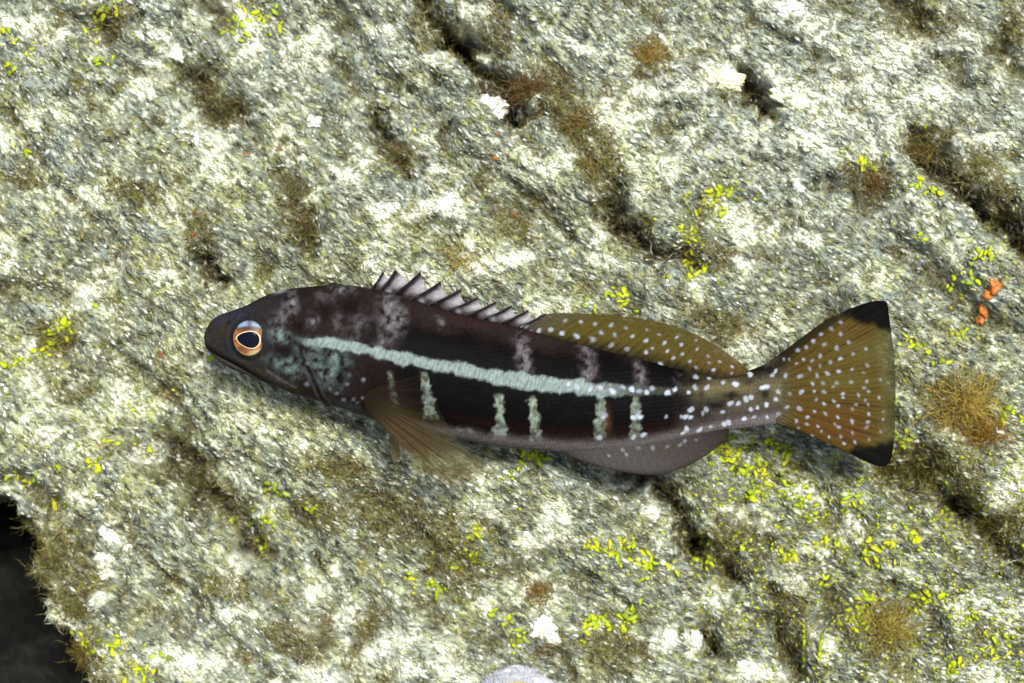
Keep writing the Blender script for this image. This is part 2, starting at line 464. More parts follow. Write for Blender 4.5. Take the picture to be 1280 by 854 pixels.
gc = shade_of(ii, jj, [lin(226, 228, 214), lin(170, 170, 138), lin(92, 100, 94), lin(34, 34, 28), lin(140, 126, 66)], [.24, .22, .24, .20, .10], 0.45)
grit_mat = colour_material('shell_grit', rough=0.7, spec=0.3, var=0.15)
tag(link('shell_grit', mesh_np('shell_grit', gv, [gf], np.repeat(gc, 6, 0)), grit_mat),
    'loose pale and dark grit caught in the turf all over the rock', 'grit', kind='stuff')

ii, jj = pick(85000)
t, n, b = flow_dir(ii, jj, 16)
ln = (RNG.gamma(4.0, 1.9, (len(ii), 1)) + 5) * S
wd = RNG.uniform(0.40, 0.85, (len(ii), 1)) * S
lift = RNG.uniform(0.10, 0.75, (len(ii), 1))
sgn = RNG.choice([-1, 1], (len(ii), 1), p=[0.25, 0.75])
p0 = PG[ii, jj] - n * 0.6 * S
p1 = p0 + (t * sgn * 0.55 + n * lift * 0.8 + b * RNG.normal(0, .12, (len(ii), 1))) * ln * 0.55
p2 = p1 + (t * sgn * 0.75 + n * lift * 0.25 + b * RNG.normal(0, .2, (len(ii), 1))) * ln * 0.6
fv = np.stack([p0 + b * wd, p0 - b * wd, p0 + n * wd * 1.4, p1 + b * wd * .8, p1 - b * wd * .8, p1 + n * wd, p2], 1).reshape(-1, 3)
q = np.arange(len(ii))[:, None, None] * 7
ff4 = (q + np.array([[0, 3, 4, 1], [1, 4, 5, 2], [2, 5, 3, 0]])[None]).reshape(-1, 4)
ff3 = (q + np.array([[3, 6, 4], [4, 6, 5], [5, 6, 3]])[None]).reshape(-1, 3)
fc = shade_of(ii, jj, [lin(204, 206, 180), lin(146, 148, 112), lin(88, 88, 58), lin(40, 38, 26), lin(150, 142, 62)], [.24, .24, .18, .22, .12], 0.42)
turf_mat = colour_material('turf_filaments', rough=0.8, spec=0.15, var=0.1, transl=0.2)
tag(link('turf_algae', mesh_np('turf_algae', fv, [ff4, ff3], np.repeat(fc, 7, 0)), turf_mat),
    'short combed filaments of algae covering the whole rock', 'turf algae', kind='stuff')

ii, jj = pick(260000)
kp = RNG.uniform(0, 1, len(ii)) < np.clip(0.05 + 0.75 * ss(0.1, 0.8, BMG[ii, jj]) * (1 - 0.5 * ss(.6, .95, CRVG[ii, jj])) + 0.12 * WARMG[ii, jj], 0, 1)
ii, jj = ii[kp][:72000], jj[kp][:72000]
t, n, b = flow_dir(ii, jj, 60)
nu_ = n + np.array([0.1, 0.25, 0.5]); nu_ /= np.linalg.norm(nu_, axis=1, keepdims=True)
ln = (RNG.gamma(4.0, 2.2, (len(ii), 1)) + 5) * S * (0.6 + 0.6 * BMG[ii, jj][:, None])
wd = RNG.uniform(0.28, 0.6, (len(ii), 1)) * S
sgn = RNG.choice([-1, 1], (len(ii), 1))
p0 = PG[ii, jj] - n * 0.6 * S
p1 = p0 + (t * sgn * 0.5 + nu_ * RNG.uniform(.3, 1.1, sgn.shape) + b * RNG.normal(0, .3, sgn.shape)) * ln * 0.55
p2 = p1 + (t * sgn * RNG.normal(.4, .5, sgn.shape) + nu_ * 0.3 + b * RNG.normal(0, .5, sgn.shape)) * ln * 0.6
fv = np.stack([p0 + b * wd, p0 - b * wd, p0 + t * wd * 1.4, p1 + b * wd * .8, p1 - b * wd * .8, p1 + t * wd, p2], 1).reshape(-1, 3)
q = np.arange(len(ii))[:, None, None] * 7
ff4 = (q + np.array([[0, 3, 4, 1], [1, 4, 5, 2], [2, 5, 3, 0]])[None]).reshape(-1, 4)
ff3 = (q + np.array([[3, 6, 4], [4, 6, 5], [5, 6, 3]])[None]).reshape(-1, 3)
fc = shade_of(ii, jj, [lin(150, 132, 72), lin(112, 96, 52), lin(176, 164, 104), lin(74, 60, 34), lin(132, 132, 60)], [.24, .24, .2, .2, .12], 0.18)
soft_mat = colour_material('soft_turf', rough=0.85, spec=0.05, var=0.1, transl=0.35)
tag(link('brown_turf', mesh_np('brown_turf', fv, [ff4, ff3], np.repeat(fc, 7, 0)), soft_mat),
    'soft olive and brown fuzz of fine algae in the crevices, added to hollows in place of shade', 'turf algae', kind='stuff')

# ------------------------------------------------------------------ the fish
TOP = curve([(255, 421), (257, 413), (260, 408), (264, 402), (270, 396.5), (289, 389), (309, 381.5), (328, 371.5), (348, 364), (371, 360), (388, 358.3), (410, 356.5), (437, 356.8), (463, 361), (490, 367),
             (515, 375), (545, 384), (580, 394), (620, 403), (660, 412), (700, 423), (740, 434), (780, 443), (822, 453), (852, 460), (880, 464.5), (905, 466), (931, 464), (948, 459), (962, 453), (985, 449)])
BOT = curve([(255, 422), (256, 430), (258, 435), (263, 442), (269.5, 448), (289, 461), (312, 470), (338, 481), (365, 491.5), (388, 498), (407, 504), (437, 513.5), (470, 525), (500, 534), (530, 541),
             (558, 546.5), (611, 556), (644, 560.5), (677, 563), (709, 566), (740, 566), (775, 564), (810, 560), (850, 552), (890, 543), (920, 537), (945, 533), (970, 530), (985, 531)])
THK = curve([(255, 1), (258, 9), (264, 15), (275, 21), (295, 28), (330, 37), (370, 45), (420, 52), (470, 55), (530, 54), (600, 50), (680, 43), (760, 34), (840, 24), (900, 16), (945, 10), (970, 5.5), (985, 1.2)])
STRIPE = curve([(378, 425), (400, 427.5), (417, 429), (437, 431), (470, 438), (502, 447), (522, 451), (562, 459), (605, 468), (644, 475), (683, 479.5), (710, 482.5), (745, 486), (791, 487.5), (831, 489), (864, 486), (913, 483), (960, 478)])
SW = curve([(370, 0.5), (378, 2.5), (400, 5), (437, 6.5), (470, 6.5), (520, 7), (562, 7.2), (605, 7.4), (644, 9.5), (683, 9.5), (745, 8.5), (791, 7), (831, 4.5), (960, 5)])

def z3(l): return [(700 + x / 3.285, 350 + y / 3.285, r / 3.285) for x, y, r in l]
def z4(l): return [(900 + x / 3.283, 350 + y / 3.283, r / 3.283) for x, y, r in l]
def z2(l): return [(480 + x / 3.05, 330 + y / 3.05, r / 3.05) for x, y, r in l]
def z1(l): return [(240 + x / 3.05, 320 + y / 3.05, r / 3.05) for x, y, r in l]
BODY_SPOTS = z3([(68, 435, 13), (120, 445, 12), (160, 440, 10), (210, 455, 16), (255, 440, 11), (290, 447, 15), (320, 455, 13), (350, 458, 12), (374, 445, 13), (435, 462, 14), (467, 447, 11), (30, 425, 10),
    (523, 460, 11), (550, 440, 14), (597, 440, 14), (555, 398, 13), (665, 420, 12), (718, 428, 15), (780, 387, 12), (704, 382, 8), (608, 404, 8),
    (532, 530, 15), (595, 530, 15), (580, 545, 11), (510, 560, 14), (495, 560, 10), (530, 563, 10), (515, 612, 13), (500, 625, 9), (570, 614, 12), (695, 506, 14), (726, 506, 12), (760, 490, 14), (780, 482, 13),
    (615, 600, 10), (665, 540, 11), (670, 592, 13), (690, 585, 14), (755, 570, 12), (778, 530, 10), (806, 525, 12), (795, 560, 9), (845, 510, 12), (835, 440, 12), (850, 438, 12),
    (180, 550, 14), (172, 562, 10), (310, 555, 15), (295, 562, 12), (325, 560, 12), (158, 645, 15), (338, 632, 14), (300, 642, 11), (320, 688, 11), (378, 690, 12), (438, 682, 9), (490, 675, 9), (255, 695, 10), (270, 715, 9), (430, 560, 8), (200, 720, 7), (555, 655, 7), (510, 660, 8)]) \
  + z4([(120, 388, 13), (60, 427, 14), (182, 440, 13), (195, 438, 11), (168, 442, 10), (226, 372, 11), (212, 393, 11), (260, 326, 9), (283, 327, 9), (237, 457, 11), (228, 490, 9), (188, 512, 12), (240, 551, 14), (285, 468, 12), (273, 522, 12), (97, 570, 12), (135, 562, 8), (150, 525, 10), (122, 530, 11), (193, 563, 8), (268, 392, 13)])
TAIL_SPOTS = z4([(328, 396, 15), (334, 460, 14), (324, 528, 15), (268, 392, 12), (285, 468, 10), (273, 522, 10), (240, 551, 12), (317, 288, 12), (352, 275, 11), (381, 252, 11), (413, 222, 11), (456, 200, 11), (494, 175, 8), (494, 221, 11), (427, 265, 12), (478, 280, 13), (528, 255, 10),
    (410, 313, 11), (453, 337, 12), (494, 323, 11), (545, 304, 9), (600, 282, 8), (313, 343, 8), (341, 325, 8), (377, 331, 9), (368, 365, 9), (398, 392, 10), (440, 384, 13), (410, 353, 8), (487, 376, 11), (542, 366, 9), (605, 351, 9), (590, 381, 7),
    (378, 425, 9), (422, 424, 11), (386, 457, 8), (427, 460, 12), (478, 422, 11), (466, 437, 9), (538, 420, 10), (602, 416, 9), (592, 443, 8), (393, 491, 9), (425, 507, 10), (465, 497, 9), (503, 467, 9), (504, 482, 8), (568, 475, 9), (608, 457, 7), (660, 410, 7),
    (484, 517, 8), (430, 548, 11), (482, 563, 8), (485, 603, 11), (541, 532, 9), (556, 511, 8), (540, 581, 11), (594, 495, 7), (607, 511, 8), (610, 551, 8), (606, 582, 9), (600, 603, 9), (542, 627, 9), (552, 665, 8), (610, 655, 8), (658, 623, 7), (652, 483, 7), (668, 541, 7), (668, 572, 6),
    (358, 563, 10), (356, 592, 10), (312, 578, 10), (322, 606, 8), (378, 640, 7), (445, 645, 7), (493, 643, 10), (508, 672, 8), (400, 600, 7), (386, 540, 7), (260, 326, 7), (283, 327, 7), (415, 620, 6), (470, 590, 6)])
FIN_SPOTS = z3([(20, 168, 10), (85, 172, 10), (145, 182, 10), (210, 185, 10), (270, 198, 10), (10, 217, 13), (68, 230, 14), (135, 243, 15), (168, 216, 12), (225, 225, 11), (297, 231, 10), (210, 268, 15), (275, 283, 15), (352, 250, 12), (406, 224, 9), (428, 258, 10), (352, 297, 12), (378, 280, 8),
    (440, 292, 10), (498, 266, 10), (479, 235, 8), (464, 320, 11), (501, 304, 10), (562, 285, 9), (85, 296, 14), (126, 300, 11), (320, 338, 13), (410, 348, 15), (532, 333, 10), (556, 358, 9), (607, 312, 9), (610, 340, 9), (628, 369, 9), (654, 335, 8), (705, 356, 8), (704, 382, 7), (558, 247, 7), (356, 205, 7)]) \
  + z2([(690, 215, 10), (750, 222, 10), (805, 230, 11), (865, 235, 10), (678, 265, 13), (735, 275, 14), (635, 252, 13), (590, 255, 12), (827, 262, 12), (796, 290, 14), (525, 245, 12), (880, 270, 11), (750, 335, 14), (788, 340, 12), (560, 262, 11)])
HEAD_SPOTS = z1([(603, 487, 8), (535, 507, 11), (562, 523, 10), (587, 547, 13), (662, 540, 9), (446, 487, 12), (665, 470, 10), (625, 543, 10), (640, 555, 9), (475, 250, 14), (395, 180, 12), (612, 450, 9), (455, 410, 9)])

def spots(x, y, L, soft=1.0, grow=1.0):
    m = np.zeros(np.shape(x))
    for cx, cy, r in L:
        r = r * 0.80 * grow
        ii = np.nonzero((np.abs(x - cx) < r * 1.9) & (np.abs(y - cy) < r * 1.9))[0]
        if len(ii):
            el = 0.22 * math.sin(cx * 5.1 + cy * 3.7)
            dx_, dy_ = rot(x[ii] - cx, y[ii] - cy, 55 * math.sin(cx * 2.3 + cy))
            d = np.hypot(dx_ * (1.06 + el), dy_ * (1.0 - el)) + 0.9 * noise(x[ii], y[ii], 4.5, 611)
            m[ii] = np.maximum(m[ii], (0.72 + 0.28 * math.sin(cx * 7 + cy * 11)) * (1 - ss(r - 1.3 * soft, r + 1.2 * soft, d)))
    return m

def gb(x, y, cx, cy, rx, ry, deg=0):
    u, v = rot(x - cx, y - cy, deg)
    return np.exp(-((u / rx) ** 2 + (v / ry) ** 2))

FK = 0.37             # the fish's own colours are given as they look in the light of the scene
SPOT = lin(228, 236, 252)
def paint_body(x, y):
    jx = 2.4 * noise(x, y, 7, 401) + 1.6 * noise(x, y, 3.5, 402)
    jy = 2.4 * noise(x, y, 7, 403) + 1.6 * noise(x, y, 3.5, 404)
    xx, yy = x + jx, y + jy
    sy = STRIPE(x)
    low = ss(-4, 4, yy - sy)
    c = np.tile(lin(44, 34, 33), (len(x), 1))
    c = mix(c, lin(62, 48, 46), ss(30, -10, y - TOP(x)) * ss(360, 440, x) * 0.6)
    c = mix(c, lin(9, 7, 7), low * ss(440, 540, x))
    # blocks above the stripe
    up = yy - sy
    gap = 0
    for cx, w_, k in ((652, 10, 1.0), (733, 10, .9), (796, 9, .85)):
        gap = np.maximum(gap, k * np.exp(-((xx - cx - 0.1 * (y - 440)) / w_) ** 2))
    c = mix(c, lin(66, 47, 44), 0.6 * ss(-30, -62, up) * ss(500, 540, x))
    c = mix(c, lin(11, 7, 7), 0.97 * ss(-60, -30, up + 10 * noise(x, y, 30, 405)) * ss(2, -3, up) * ss(490, 515, xx) * (1 - gap))
    # head
    hd_ = ss(372, 330, xx)
    c = mix(c, lin(58, 53, 52), hd_)
    c = mix(c, lin(66, 68, 92), 0.85 * gb(x, y, 292, 396, 24, 9, -20))
    c = mix(c, lin(48, 52, 64), 0.7 * gb(x, y, 290, 432, 22, 14, 40))
    c = mix(c, lin(74, 66, 46), 0.85 * gb(x, y, 345, 475, 46, 8, 27))
    c = mix(c, lin(74, 66, 44), 0.7 * gb(x, y, 282, 412, 10, 18, 20))
    c = mix(c, lin(82, 74, 52), 0.8 * gb(x, y, 259, 422, 5, 16, 0))
    c = mix(c, lin(40, 38, 40), 0.7 * gb(x, y, 316, 422, 32, 33))
    c = mix(c, lin(225, 228, 235), 0.9 * gb(x, y, 350, 364, 8, 2.6, -8))  # white glint at the far eye's bulge, painted into the skin colour
    # lower jaw, mouth line
    ml, tl = segd(x, y, [(258, 433), (268, 441), (286, 450), (301, 458), (313, 465), (325, 471.5), (341, 480), (352, 486)])
    belowm = y > np.interp(x, [258, 268, 286, 301, 313, 325, 341, 352], [433, 441, 450, 458, 465, 471.5, 480, 486])
    c = mix(c, lin(92, 84, 74), 0.7 * (belowm & (x < 350)) * ss(352, 330, x))
    c = mix(c, lin(12, 11, 13), 0.95 * np.exp(-(ml / 1.7) ** 2) * ss(1.0, 0.8, tl))
    m2, t2 = segd(x, y, [(337, 463), (352, 473), (372, 484)])
    c = mix(c, lin(120, 122, 130), 0.5 * np.exp(-(m2 / 1.5) ** 2))
    # mottled teal and grey patches of head and nape
    TE = lin(132, 154, 150); GRY = lin(158, 150, 154)
    c = mix(c, lin(20, 18, 20), 0.9 * gb(x, y, 288, 404, 3.2, 2.2, -30) + 0.8 * gb(x, y, 296, 399, 2, 1.6))
    n_ = 0.5 + 0.9 * noise(x, y, 9, 411) + 0.5 * noise(x, y, 4, 412)
    for cx, cy, rx, ry, dg, k in ((354, 419, 13, 8, 15, 1), (366, 457, 17, 13, 20, .8), (345, 449, 12, 6, 10, .5), (416, 462, 16, 20, -20, 1), (425, 445, 16, 13, 0, .8), (388, 432, 12, 7, 10, .9), (408, 430, 15, 6, 5, .9), (400, 450, 12, 14, 0, .5)):
        c = mix(c, TE, np.clip(k * n_ * 1.15 * gb(xx, yy, cx, cy, rx, ry, dg), 0, 0.95))
    for cx, cy, rx, ry, dg, k in ((368, 380, 8, 14, -10, .75), (355, 400, 9, 12, 0, .6), (395, 400, 7, 9, 0, .5), (490, 388, 12, 20, -15, .85), (484, 416, 10, 18, 10, .75), (500, 398, 8, 16, 0, .7), (432, 362, 15, 5, 0, .8), (428, 402, 8, 12, 0, .35), (455, 405, 12, 14, 0, .35), (410, 372, 14, 8, 0, .3), (447, 425, 8, 8, 0, .6)):
        c = mix(c, GRY, np.clip(k * n_ * gb(xx, yy, cx, cy, rx, ry, dg), 0, 0.9))
    for cx, cy, rx, ry in ((411, 438, 7, 6), (409, 453, 6, 7), (357, 440, 12, 9), (462, 421, 14, 8), (377, 408, 9, 8), (410, 390, 8, 8), (440, 385, 12, 10), (430, 470, 8, 12), (470, 412, 8, 10)):
        c = mix(c, lin(26, 18, 17), 0.85 * gb(xx, yy, cx, cy, rx, ry))
    # gill cover lines
    g1, _ = segd(x, y, [(378, 432), (382, 446), (390, 462), (398, 480), (404, 497), (410, 503)])
    c = mix(c, lin(22, 17, 16), 0.7 * np.exp(-(g1 / 2.6) ** 2))
    c = mix(c, lin(112, 122, 118), 0.35 * np.exp(-((g1 - 4) / 1.3) ** 2) * (x > 384))
    g2, _ = segd(x, y, [(415, 428), (440, 444), (462, 462), (472, 480), (466, 498), (452, 512)])
    c = mix(c, lin(20, 13, 13), 0.6 * np.exp(-(g2 / 4) ** 2))
    # pale gaps: above the stripe
    for cx, w_, y0, y1, k in ((654, 7, 416, 468, 1.1), (733, 8, 428, 480, .75), (796, 6, 452, 482, .75), (840, 5, 465, 485, .3), (552, 3, 395, 402, .7), (557, 4, 398, 412, .7)):
        c = mix(c, lin(136, 128, 134), np.clip(k * n_ * 1.25 * np.exp(-((xx - cx - 0.12 * (y - 440)) / w_) ** 2) * ss(y0 - 4, y0 + 6, yy) * ss(y1 + 4, y1 - 6, yy), 0, 0.9))
    # the stripe
    hw = SW(x) * (1 + 0.30 * noise(x, y * 0 + 7, 19, 421))
    sm_ = 1 - ss(hw - 1.8, hw + 1.8, np.abs(y + 2.2 * noise(x, y, 10, 425) + 0.5 * jy - sy + 2.0 * noise(x, y * 0, 34, 426)))
    scale = 0.5 + 0.5 * np.sin((x + 0.6 * y) * 2 * math.pi / 7.2 + 1.2 * noise(x, y, 12, 423))
    scale = scale * (0.5 + 0.9 * noise(x, y, 8, 424)).clip(0, 1)
    sc_ = mix(np.tile(lin(172, 188, 184), (len(x), 1)), lin(122, 140, 134), 0.75 * scale)
    sc_ = mix(sc_, lin(132, 134, 104), 0.75 * ss(740, 830, x))
    c = mix(c, sc_, sm_ * ss(372, 400, x) * (1 - 0.75 * ss(730, 800, x + 12 * noise(x, y, 14, 427))) * (1 - ss(845, 880, x)) * 0.95)
    # rear: tan and grey with dark remains of the blocks
    rear = ss(838, 872, xx + 0.25 * (y - 500))
    tan = mix(np.tile(lin(98, 90, 70), (len(x), 1)), lin(90, 84, 80), ss(495, 530, y))
    tan = mix(tan, lin(138, 126, 84), 0.7 * gb(x, y, 900, 486, 50, 8, -4) + 0.6 * gb(x, y, 985, 486, 30, 14))
    c = mix(c, tan, rear)
    for cx, cy, rx, ry, k in ((893, 506, 16, 8, 1), (912, 494, 14, 6, .95), (875, 515, 14, 12, .8), (935, 478, 10, 4, .7), (866, 476, 16, 6, .9), (858, 540, 14, 8, .6), (955, 492, 8, 8, .9), (958, 462, 26, 8, 1), (900, 470, 48, 5, .85), (940, 462, 14, 6, .9), (850, 504, 20, 18, .95), (836, 530, 16, 16, .7), (876, 492, 6, 8, .5)):
        c = mix(c, lin(24, 17, 16), k * gb(xx, yy, cx, cy, rx, ry))
    # pale gaps below the stripe
    PB = lin(172, 188, 170)
    for cx, w_, y0, y1, k, sl in ((491, 4.5, 466, 505, .65, .12), (532, 6, 466, 520, .9, .15), (625, 6.5, 492, 548, 1, 0), (665, 5.5, 496, 550, 1, .1), (750, 7, 496, 552, .75, -.03), (793, 6.5, 496, 550, .8, 0)):
        wv = w_ * (0.92 + 0.6 * noise(y, y * 0 + cx, 13, 431)) * (0.62 + 0.7 * (y - y0) / (y1 - y0))
        mk = ss(wv + 2.2, wv - 1.2, np.abs(x + 1.2 * jx - cx - sl * (y - y0))) * ss(y0 - 4, y0 + 5, yy) * ss(y1 + 5, y1 - 4, yy)
        c = mix(c, mix(np.tile(PB, (len(x), 1)), lin(112, 114, 84), ss(0, .6, noise(x, y, 8, 433))), np.clip(k * mk * (0.8 + 0.5 * noise(x, y, 7, 435)).clip(.4, 1), 0, 1))
    c = mix(c, lin(92, 64, 44), 0.8 * gb(x, y, 758, 530, 5, 20))
    # belly
    bl = ss(-24, -8, yy - BOT(x) + 4 * ss(600, 700, x)) * ss(430, 560, x)
    bc = mix(np.tile(lin(126, 118, 116), (len(x), 1)), lin(70, 54, 50), ss(-8, -22, y - BOT(x)))
    c = mix(c, bc, bl * 0.92)
    c = mix(c, lin(84, 82, 84), 0.8 * ss(-16, -4, y - BOT(x)) * ss(400, 440, x) * ss(560, 500, x))
    c = mix(c, lin(54, 32, 26), 0.35 * np.exp(-((yy - BOT(x) + 28) / 7) ** 2) * ss(540, 580, x) * ss(860, 800, x))
    for cx, cy, rx, ry in ((583, 538, 10, 4), (625, 543, 10, 4), (668, 547, 8, 4)):
        c = mix(c, lin(178, 182, 182), 0.75 * n_.clip(0, 1) * gb(xx, yy, cx, cy, rx, ry))
    # scale rows: fine upright bars along the flank
    rows = np.sin((x + 0.18 * (y - 480)) * 2 * math.pi / 4.4 + 0.8 * noise(x, y, 16, 441))
    c = c * (1 + 0.11 * rows * ss(400, 520, x))[:, None]
    c = c * (1 + 0.25 * noise(x, y, 2.6, 451) + 0.2 * noise(x, y, 5, 452))[:, None]
    rag = 1 + 0.2 * noise(x, y, 6, 461)
    c = mix(c, SPOT, 0.95 * spots(xx * .35 + x * .65, yy * .35 + y * .65, BODY_SPOTS))
    c = mix(c, lin(170, 178, 190), 0.6 * spots(xx * .5 + x * .5, yy * .5 + y * .5, HEAD_SPOTS, 1.4, .8))
    return np.clip(c * FK, 0.002, 0.8)

# stations, denser at the snout
xs = np.concatenate([255 + 6 * np.linspace(0, 1, 10) ** 2, np.linspace(261.6, 984, 482)])
NPH = 216
ph = np.linspace(0, 2 * math.pi, NPH, endpoint=False)
top, bot, thk = TOP(xs), BOT(xs), THK(xs)
cy_, hh = (top + bot) / 2, np.maximum((bot - top) / 2, 0.6)
FY = cy_[:, None] + hh[:, None] * np.sin(ph)[None, :]
cz = np.cos(ph)
FZ = thk[:, None] * (np.sign(cz) * np.abs(cz) ** 0.86)[None, :]
FX = np.repeat(xs[:, None], NPH, 1)
fx, fy, fz = FX.ravel(), FY.ravel(), FZ.ravel()
side = np.clip(fz / 8, -1, 1)
rel = np.zeros_like(fx)
rel += 4.5 * gb(fx, fy, 316, 422, 28, 30)                                  # orbit
rel -= 2.0 * np.exp(-((np.hypot((fx - 316) / 1.0, (fy - 423) / 1.12) - 25) / 2.5) ** 2)
ml, tl = segd(fx, fy, [(258, 433), (268, 441), (286, 450), (301, 458), (313, 465), (325, 471.5), (341, 480), (352, 486)])
rel -= 3.2 * np.exp(-(ml / 2.2) ** 2)
rel += 1.2 * np.exp(-((ml - 6) / 3.5) ** 2)
g1, _ = segd(fx, fy, [(378, 432), (382, 446), (390, 462), (398, 480), (404, 497), (410, 503)])
rel -= 1.8 * np.exp(-(g1 / 2.6) ** 2)
opx = np.interp(fy, [420, 430, 444, 462, 480, 498, 512, 520], [405, 418, 440, 462, 472, 466, 452, 440])
rel += 2.6 * ss(2.0, -2.0, fx - opx) * ss(opx - 90, opx - 10, fx) * ss(415, 432, fy)
rel += 0.30 * np.sin((fx + 0.6 * fy) * 2 * math.pi / 7) * np.sin((fx - 0.8 * fy) * 2 * math.pi / 8) * ss(450, 500, fx)
rel += 0.8 * noise(fx, fy, 22, 471) + 0.25 * noise(fx, fy, 5, 473)
fz = fz + side * rel
bv = np.stack([(fx - 640) * S, (427 - fy) * S, fz * S], 1)
bc = paint_body(fx, fy)
nst = len(xs)
caps = [np.array([[0, (k + 1) % NPH, NPH + 0] for k in range(0)]).reshape(-1, 3)]
# close both ends with a fan
bv = np.vstack([bv, [(254.6 - 640) * S, (427 - 421.5) * S, 0], [(985 - 640) * S, (427 - 490) * S, 0]])
bc = np.vstack([bc, bc[0], bc[-1]])
k = np.arange(NPH)
cap0 = np.stack([np.full(NPH, len(bv) - 2), (k + 1) % NPH, k], 1)
cap1 = np.stack([np.full(NPH, len(bv) - 1), (nst - 1) * NPH + k, (nst - 1) * NPH + (k + 1) % NPH], 1)
skin = colour_material('fish_skin', rough=0.45, spec=0.012, bump=0.2, bump_scale=1600, var=0.18, var_scale=2200)
fish = bpy.data.objects.new('fish', None)
C.objects.link(fish)
fish.empty_display_size = 0.05
fish.matrix_world = M
tag(fish, 'dark brown fish with pale side stripe and white spotted fan tail swimming over rock', 'fish')
link('body', mesh_np('fish_body', bv, [grid_faces(nst, NPH, True)[:, ::-1], cap0[:, ::-1], cap1[:, ::-1]], bc), skin, fish, Matrix.Identity(4))

fin_mat = colour_material('fin_skin', rough=0.55, spec=0.02, var=0.15, var_scale=1800, transl=0.25, alpha_attr=True)

def fin(name, base, edge, nu, nv, paint, zbase=0.0, zedge=0.0, thick=(2.2, 0.5), rays=None, ray_amp=0.7, parent=fish, mat=fin_mat, power=1.0, me_only=False, wave=0.0, skew=1.0):
    """membrane between a base path and an edge path: two skins with ray ridges, tapering to the edge"""
    B = path(base, nu); E = path(edge, 601)[np.round(600 * np.linspace(0, 1, nu) ** skew).astype(int)]
    v = np.linspace(0, 1, nv)
    PX = B[:, None, 0] * (1 - v) + E[:, None, 0] * v
    PY = B[:, None, 1] * (1 - v) + E[:, None, 1] * v
    u = np.linspace(0, 1, nu)[:, None]
    th = thick[0] * (1 - v) + thick[1] * v
    zc = zbase * (1 - v ** power) + zedge * v ** power + 0 * u
    zc = zc + wave * v * np.sin(u * 9 + 1) 
    rid = ray_amp * np.abs(np.sin(u * math.pi * rays)) ** 0.7 if rays else 0 * u
    # closed outline: the ridges die out at the rim
    th2 = (th[None, :] + rid * (1 - 0.6 * v)) * np.minimum(1, np.minimum(u, 1 - u) * 40 + 0.15)
    zf = zc + th2; zb = zc - th2
    x, y = PX.ravel(), PY.ravel()
    c = paint(x, y, np.repeat(u, nv, 1).ravel(), np.repeat(v[None], nu, 0).ravel())
    n = nu * nv
    f = grid_faces(nu, nv)
    V = np.concatenate([np.stack([(x - 640) * S, (427 - y) * S, zf.ravel() * S], 1), np.stack([(x - 640) * S, (427 - y) * S, zb.ravel() * S], 1)])
    def strip(idx):
        idx = np.asarray(idx)
        return np.stack([idx[:-1], idx[1:], idx[1:] + n, idx[:-1] + n], 1)
    r0 = np.arange(nv); rl = (nu - 1) * nv + np.arange(nv); e1 = np.arange(nu) * nv + nv - 1; b0 = np.arange(nu) * nv
    me = mesh_np(name, V, [f, f[:, ::-1] + n, strip(r0), strip(rl)[:, ::-1], strip(e1), strip(b0)[:, ::-1]], np.vstack([c, c]))
    if me_only: return me
    return link(name, me, mat, parent, Matrix.Identity(4))

def with_alpha(c, a):
    return np.concatenate([np.clip(c * FK, 0.002, 0.8), np.broadcast_to(np.asarray(a, float).reshape(-1, 1), (len(c), 1))], 1)

# tail fin
def paint_tail(x, y, u, v):
    ray = np.abs(np.sin(u * math.pi * 17)); fr = np.abs(np.sin(u * math.pi * 51 + 2.5 * noise(u * 400, v * 60, 60, 501)))
    irr = (0.55 + 0.9 * noise(u * 500, v * 60, 26, 502)).clip(0.1, 1)
    c = np.tile(lin(110, 88, 36), (len(x), 1))
    c = mix(c, lin(52, 38, 18), 0.75 * ss(0.6, 0.0, ray) * irr)
    c = mix(c, lin(56, 44, 20), 0.55 * ss(0.5, 0.05, fr) * ss(0.3, 0.6, v) * irr)
    c = mix(c, lin(138, 116, 48), 0.5 * ss(0.6, 1, fr) * ss(0.25, 0.6, v) * (1 - irr * .6))
    c = mix(c, lin(128, 122, 62), 0.75 * ss(0.80, 0.97, v) * ss(-0.05, 0.3, u) + 0.5 * gb(x, y, 1085, 440, 40, 16) + 0.4 * gb(x, y, 1050, 475, 50, 12))
    c = mix(c, lin(122, 74, 34), 0.45 * gb(x, y, 1040, 530, 50, 26))
    c = mix(c, lin(70, 66, 42), 0.7 * ss(0.9, 1.0, v + 0.03 * noise(x, y, 12, 503)))
    c = mix(c, lin(44, 36, 24), 0.85 * ss(0.20, 0.08, u) + 0.6 * ss(0.86, 0.95, u))
    nn = 4 * noise(x, y, 12, 505)
    k1 = ss(-6, 7, (x - 1062) * 0.30 - (y - 400) + nn) * ss(1044, 1066, x + nn)
    k2 = ss(-6, 7, (y - 555) + (x - 1090) * 0.22 + nn) * ss(1044, 1070, x + nn)
    c = mix(c, lin(12, 12, 14), 0.98 * np.clip(k1 + k2, 0, 1))
    c = mix(c, lin(112, 104, 78), 0.8 * ss(0.22, 0.04, v))
    c = mix(c, lin(26, 20, 18), 0.8 * gb(x, y, 972, 456, 22, 9, -30))
    c = mix(c, SPOT, 0.95 * spots(x, y, TAIL_SPOTS, 1.25, .9))
    c = c * (1 + 0.2 * noise(x, y, 3, 507))[:, None]
    return with_alpha(c, 1 - 0.35 * ss(0.75, 1.0, v) * (1 - np.clip(k1 + k2, 0, 1)))
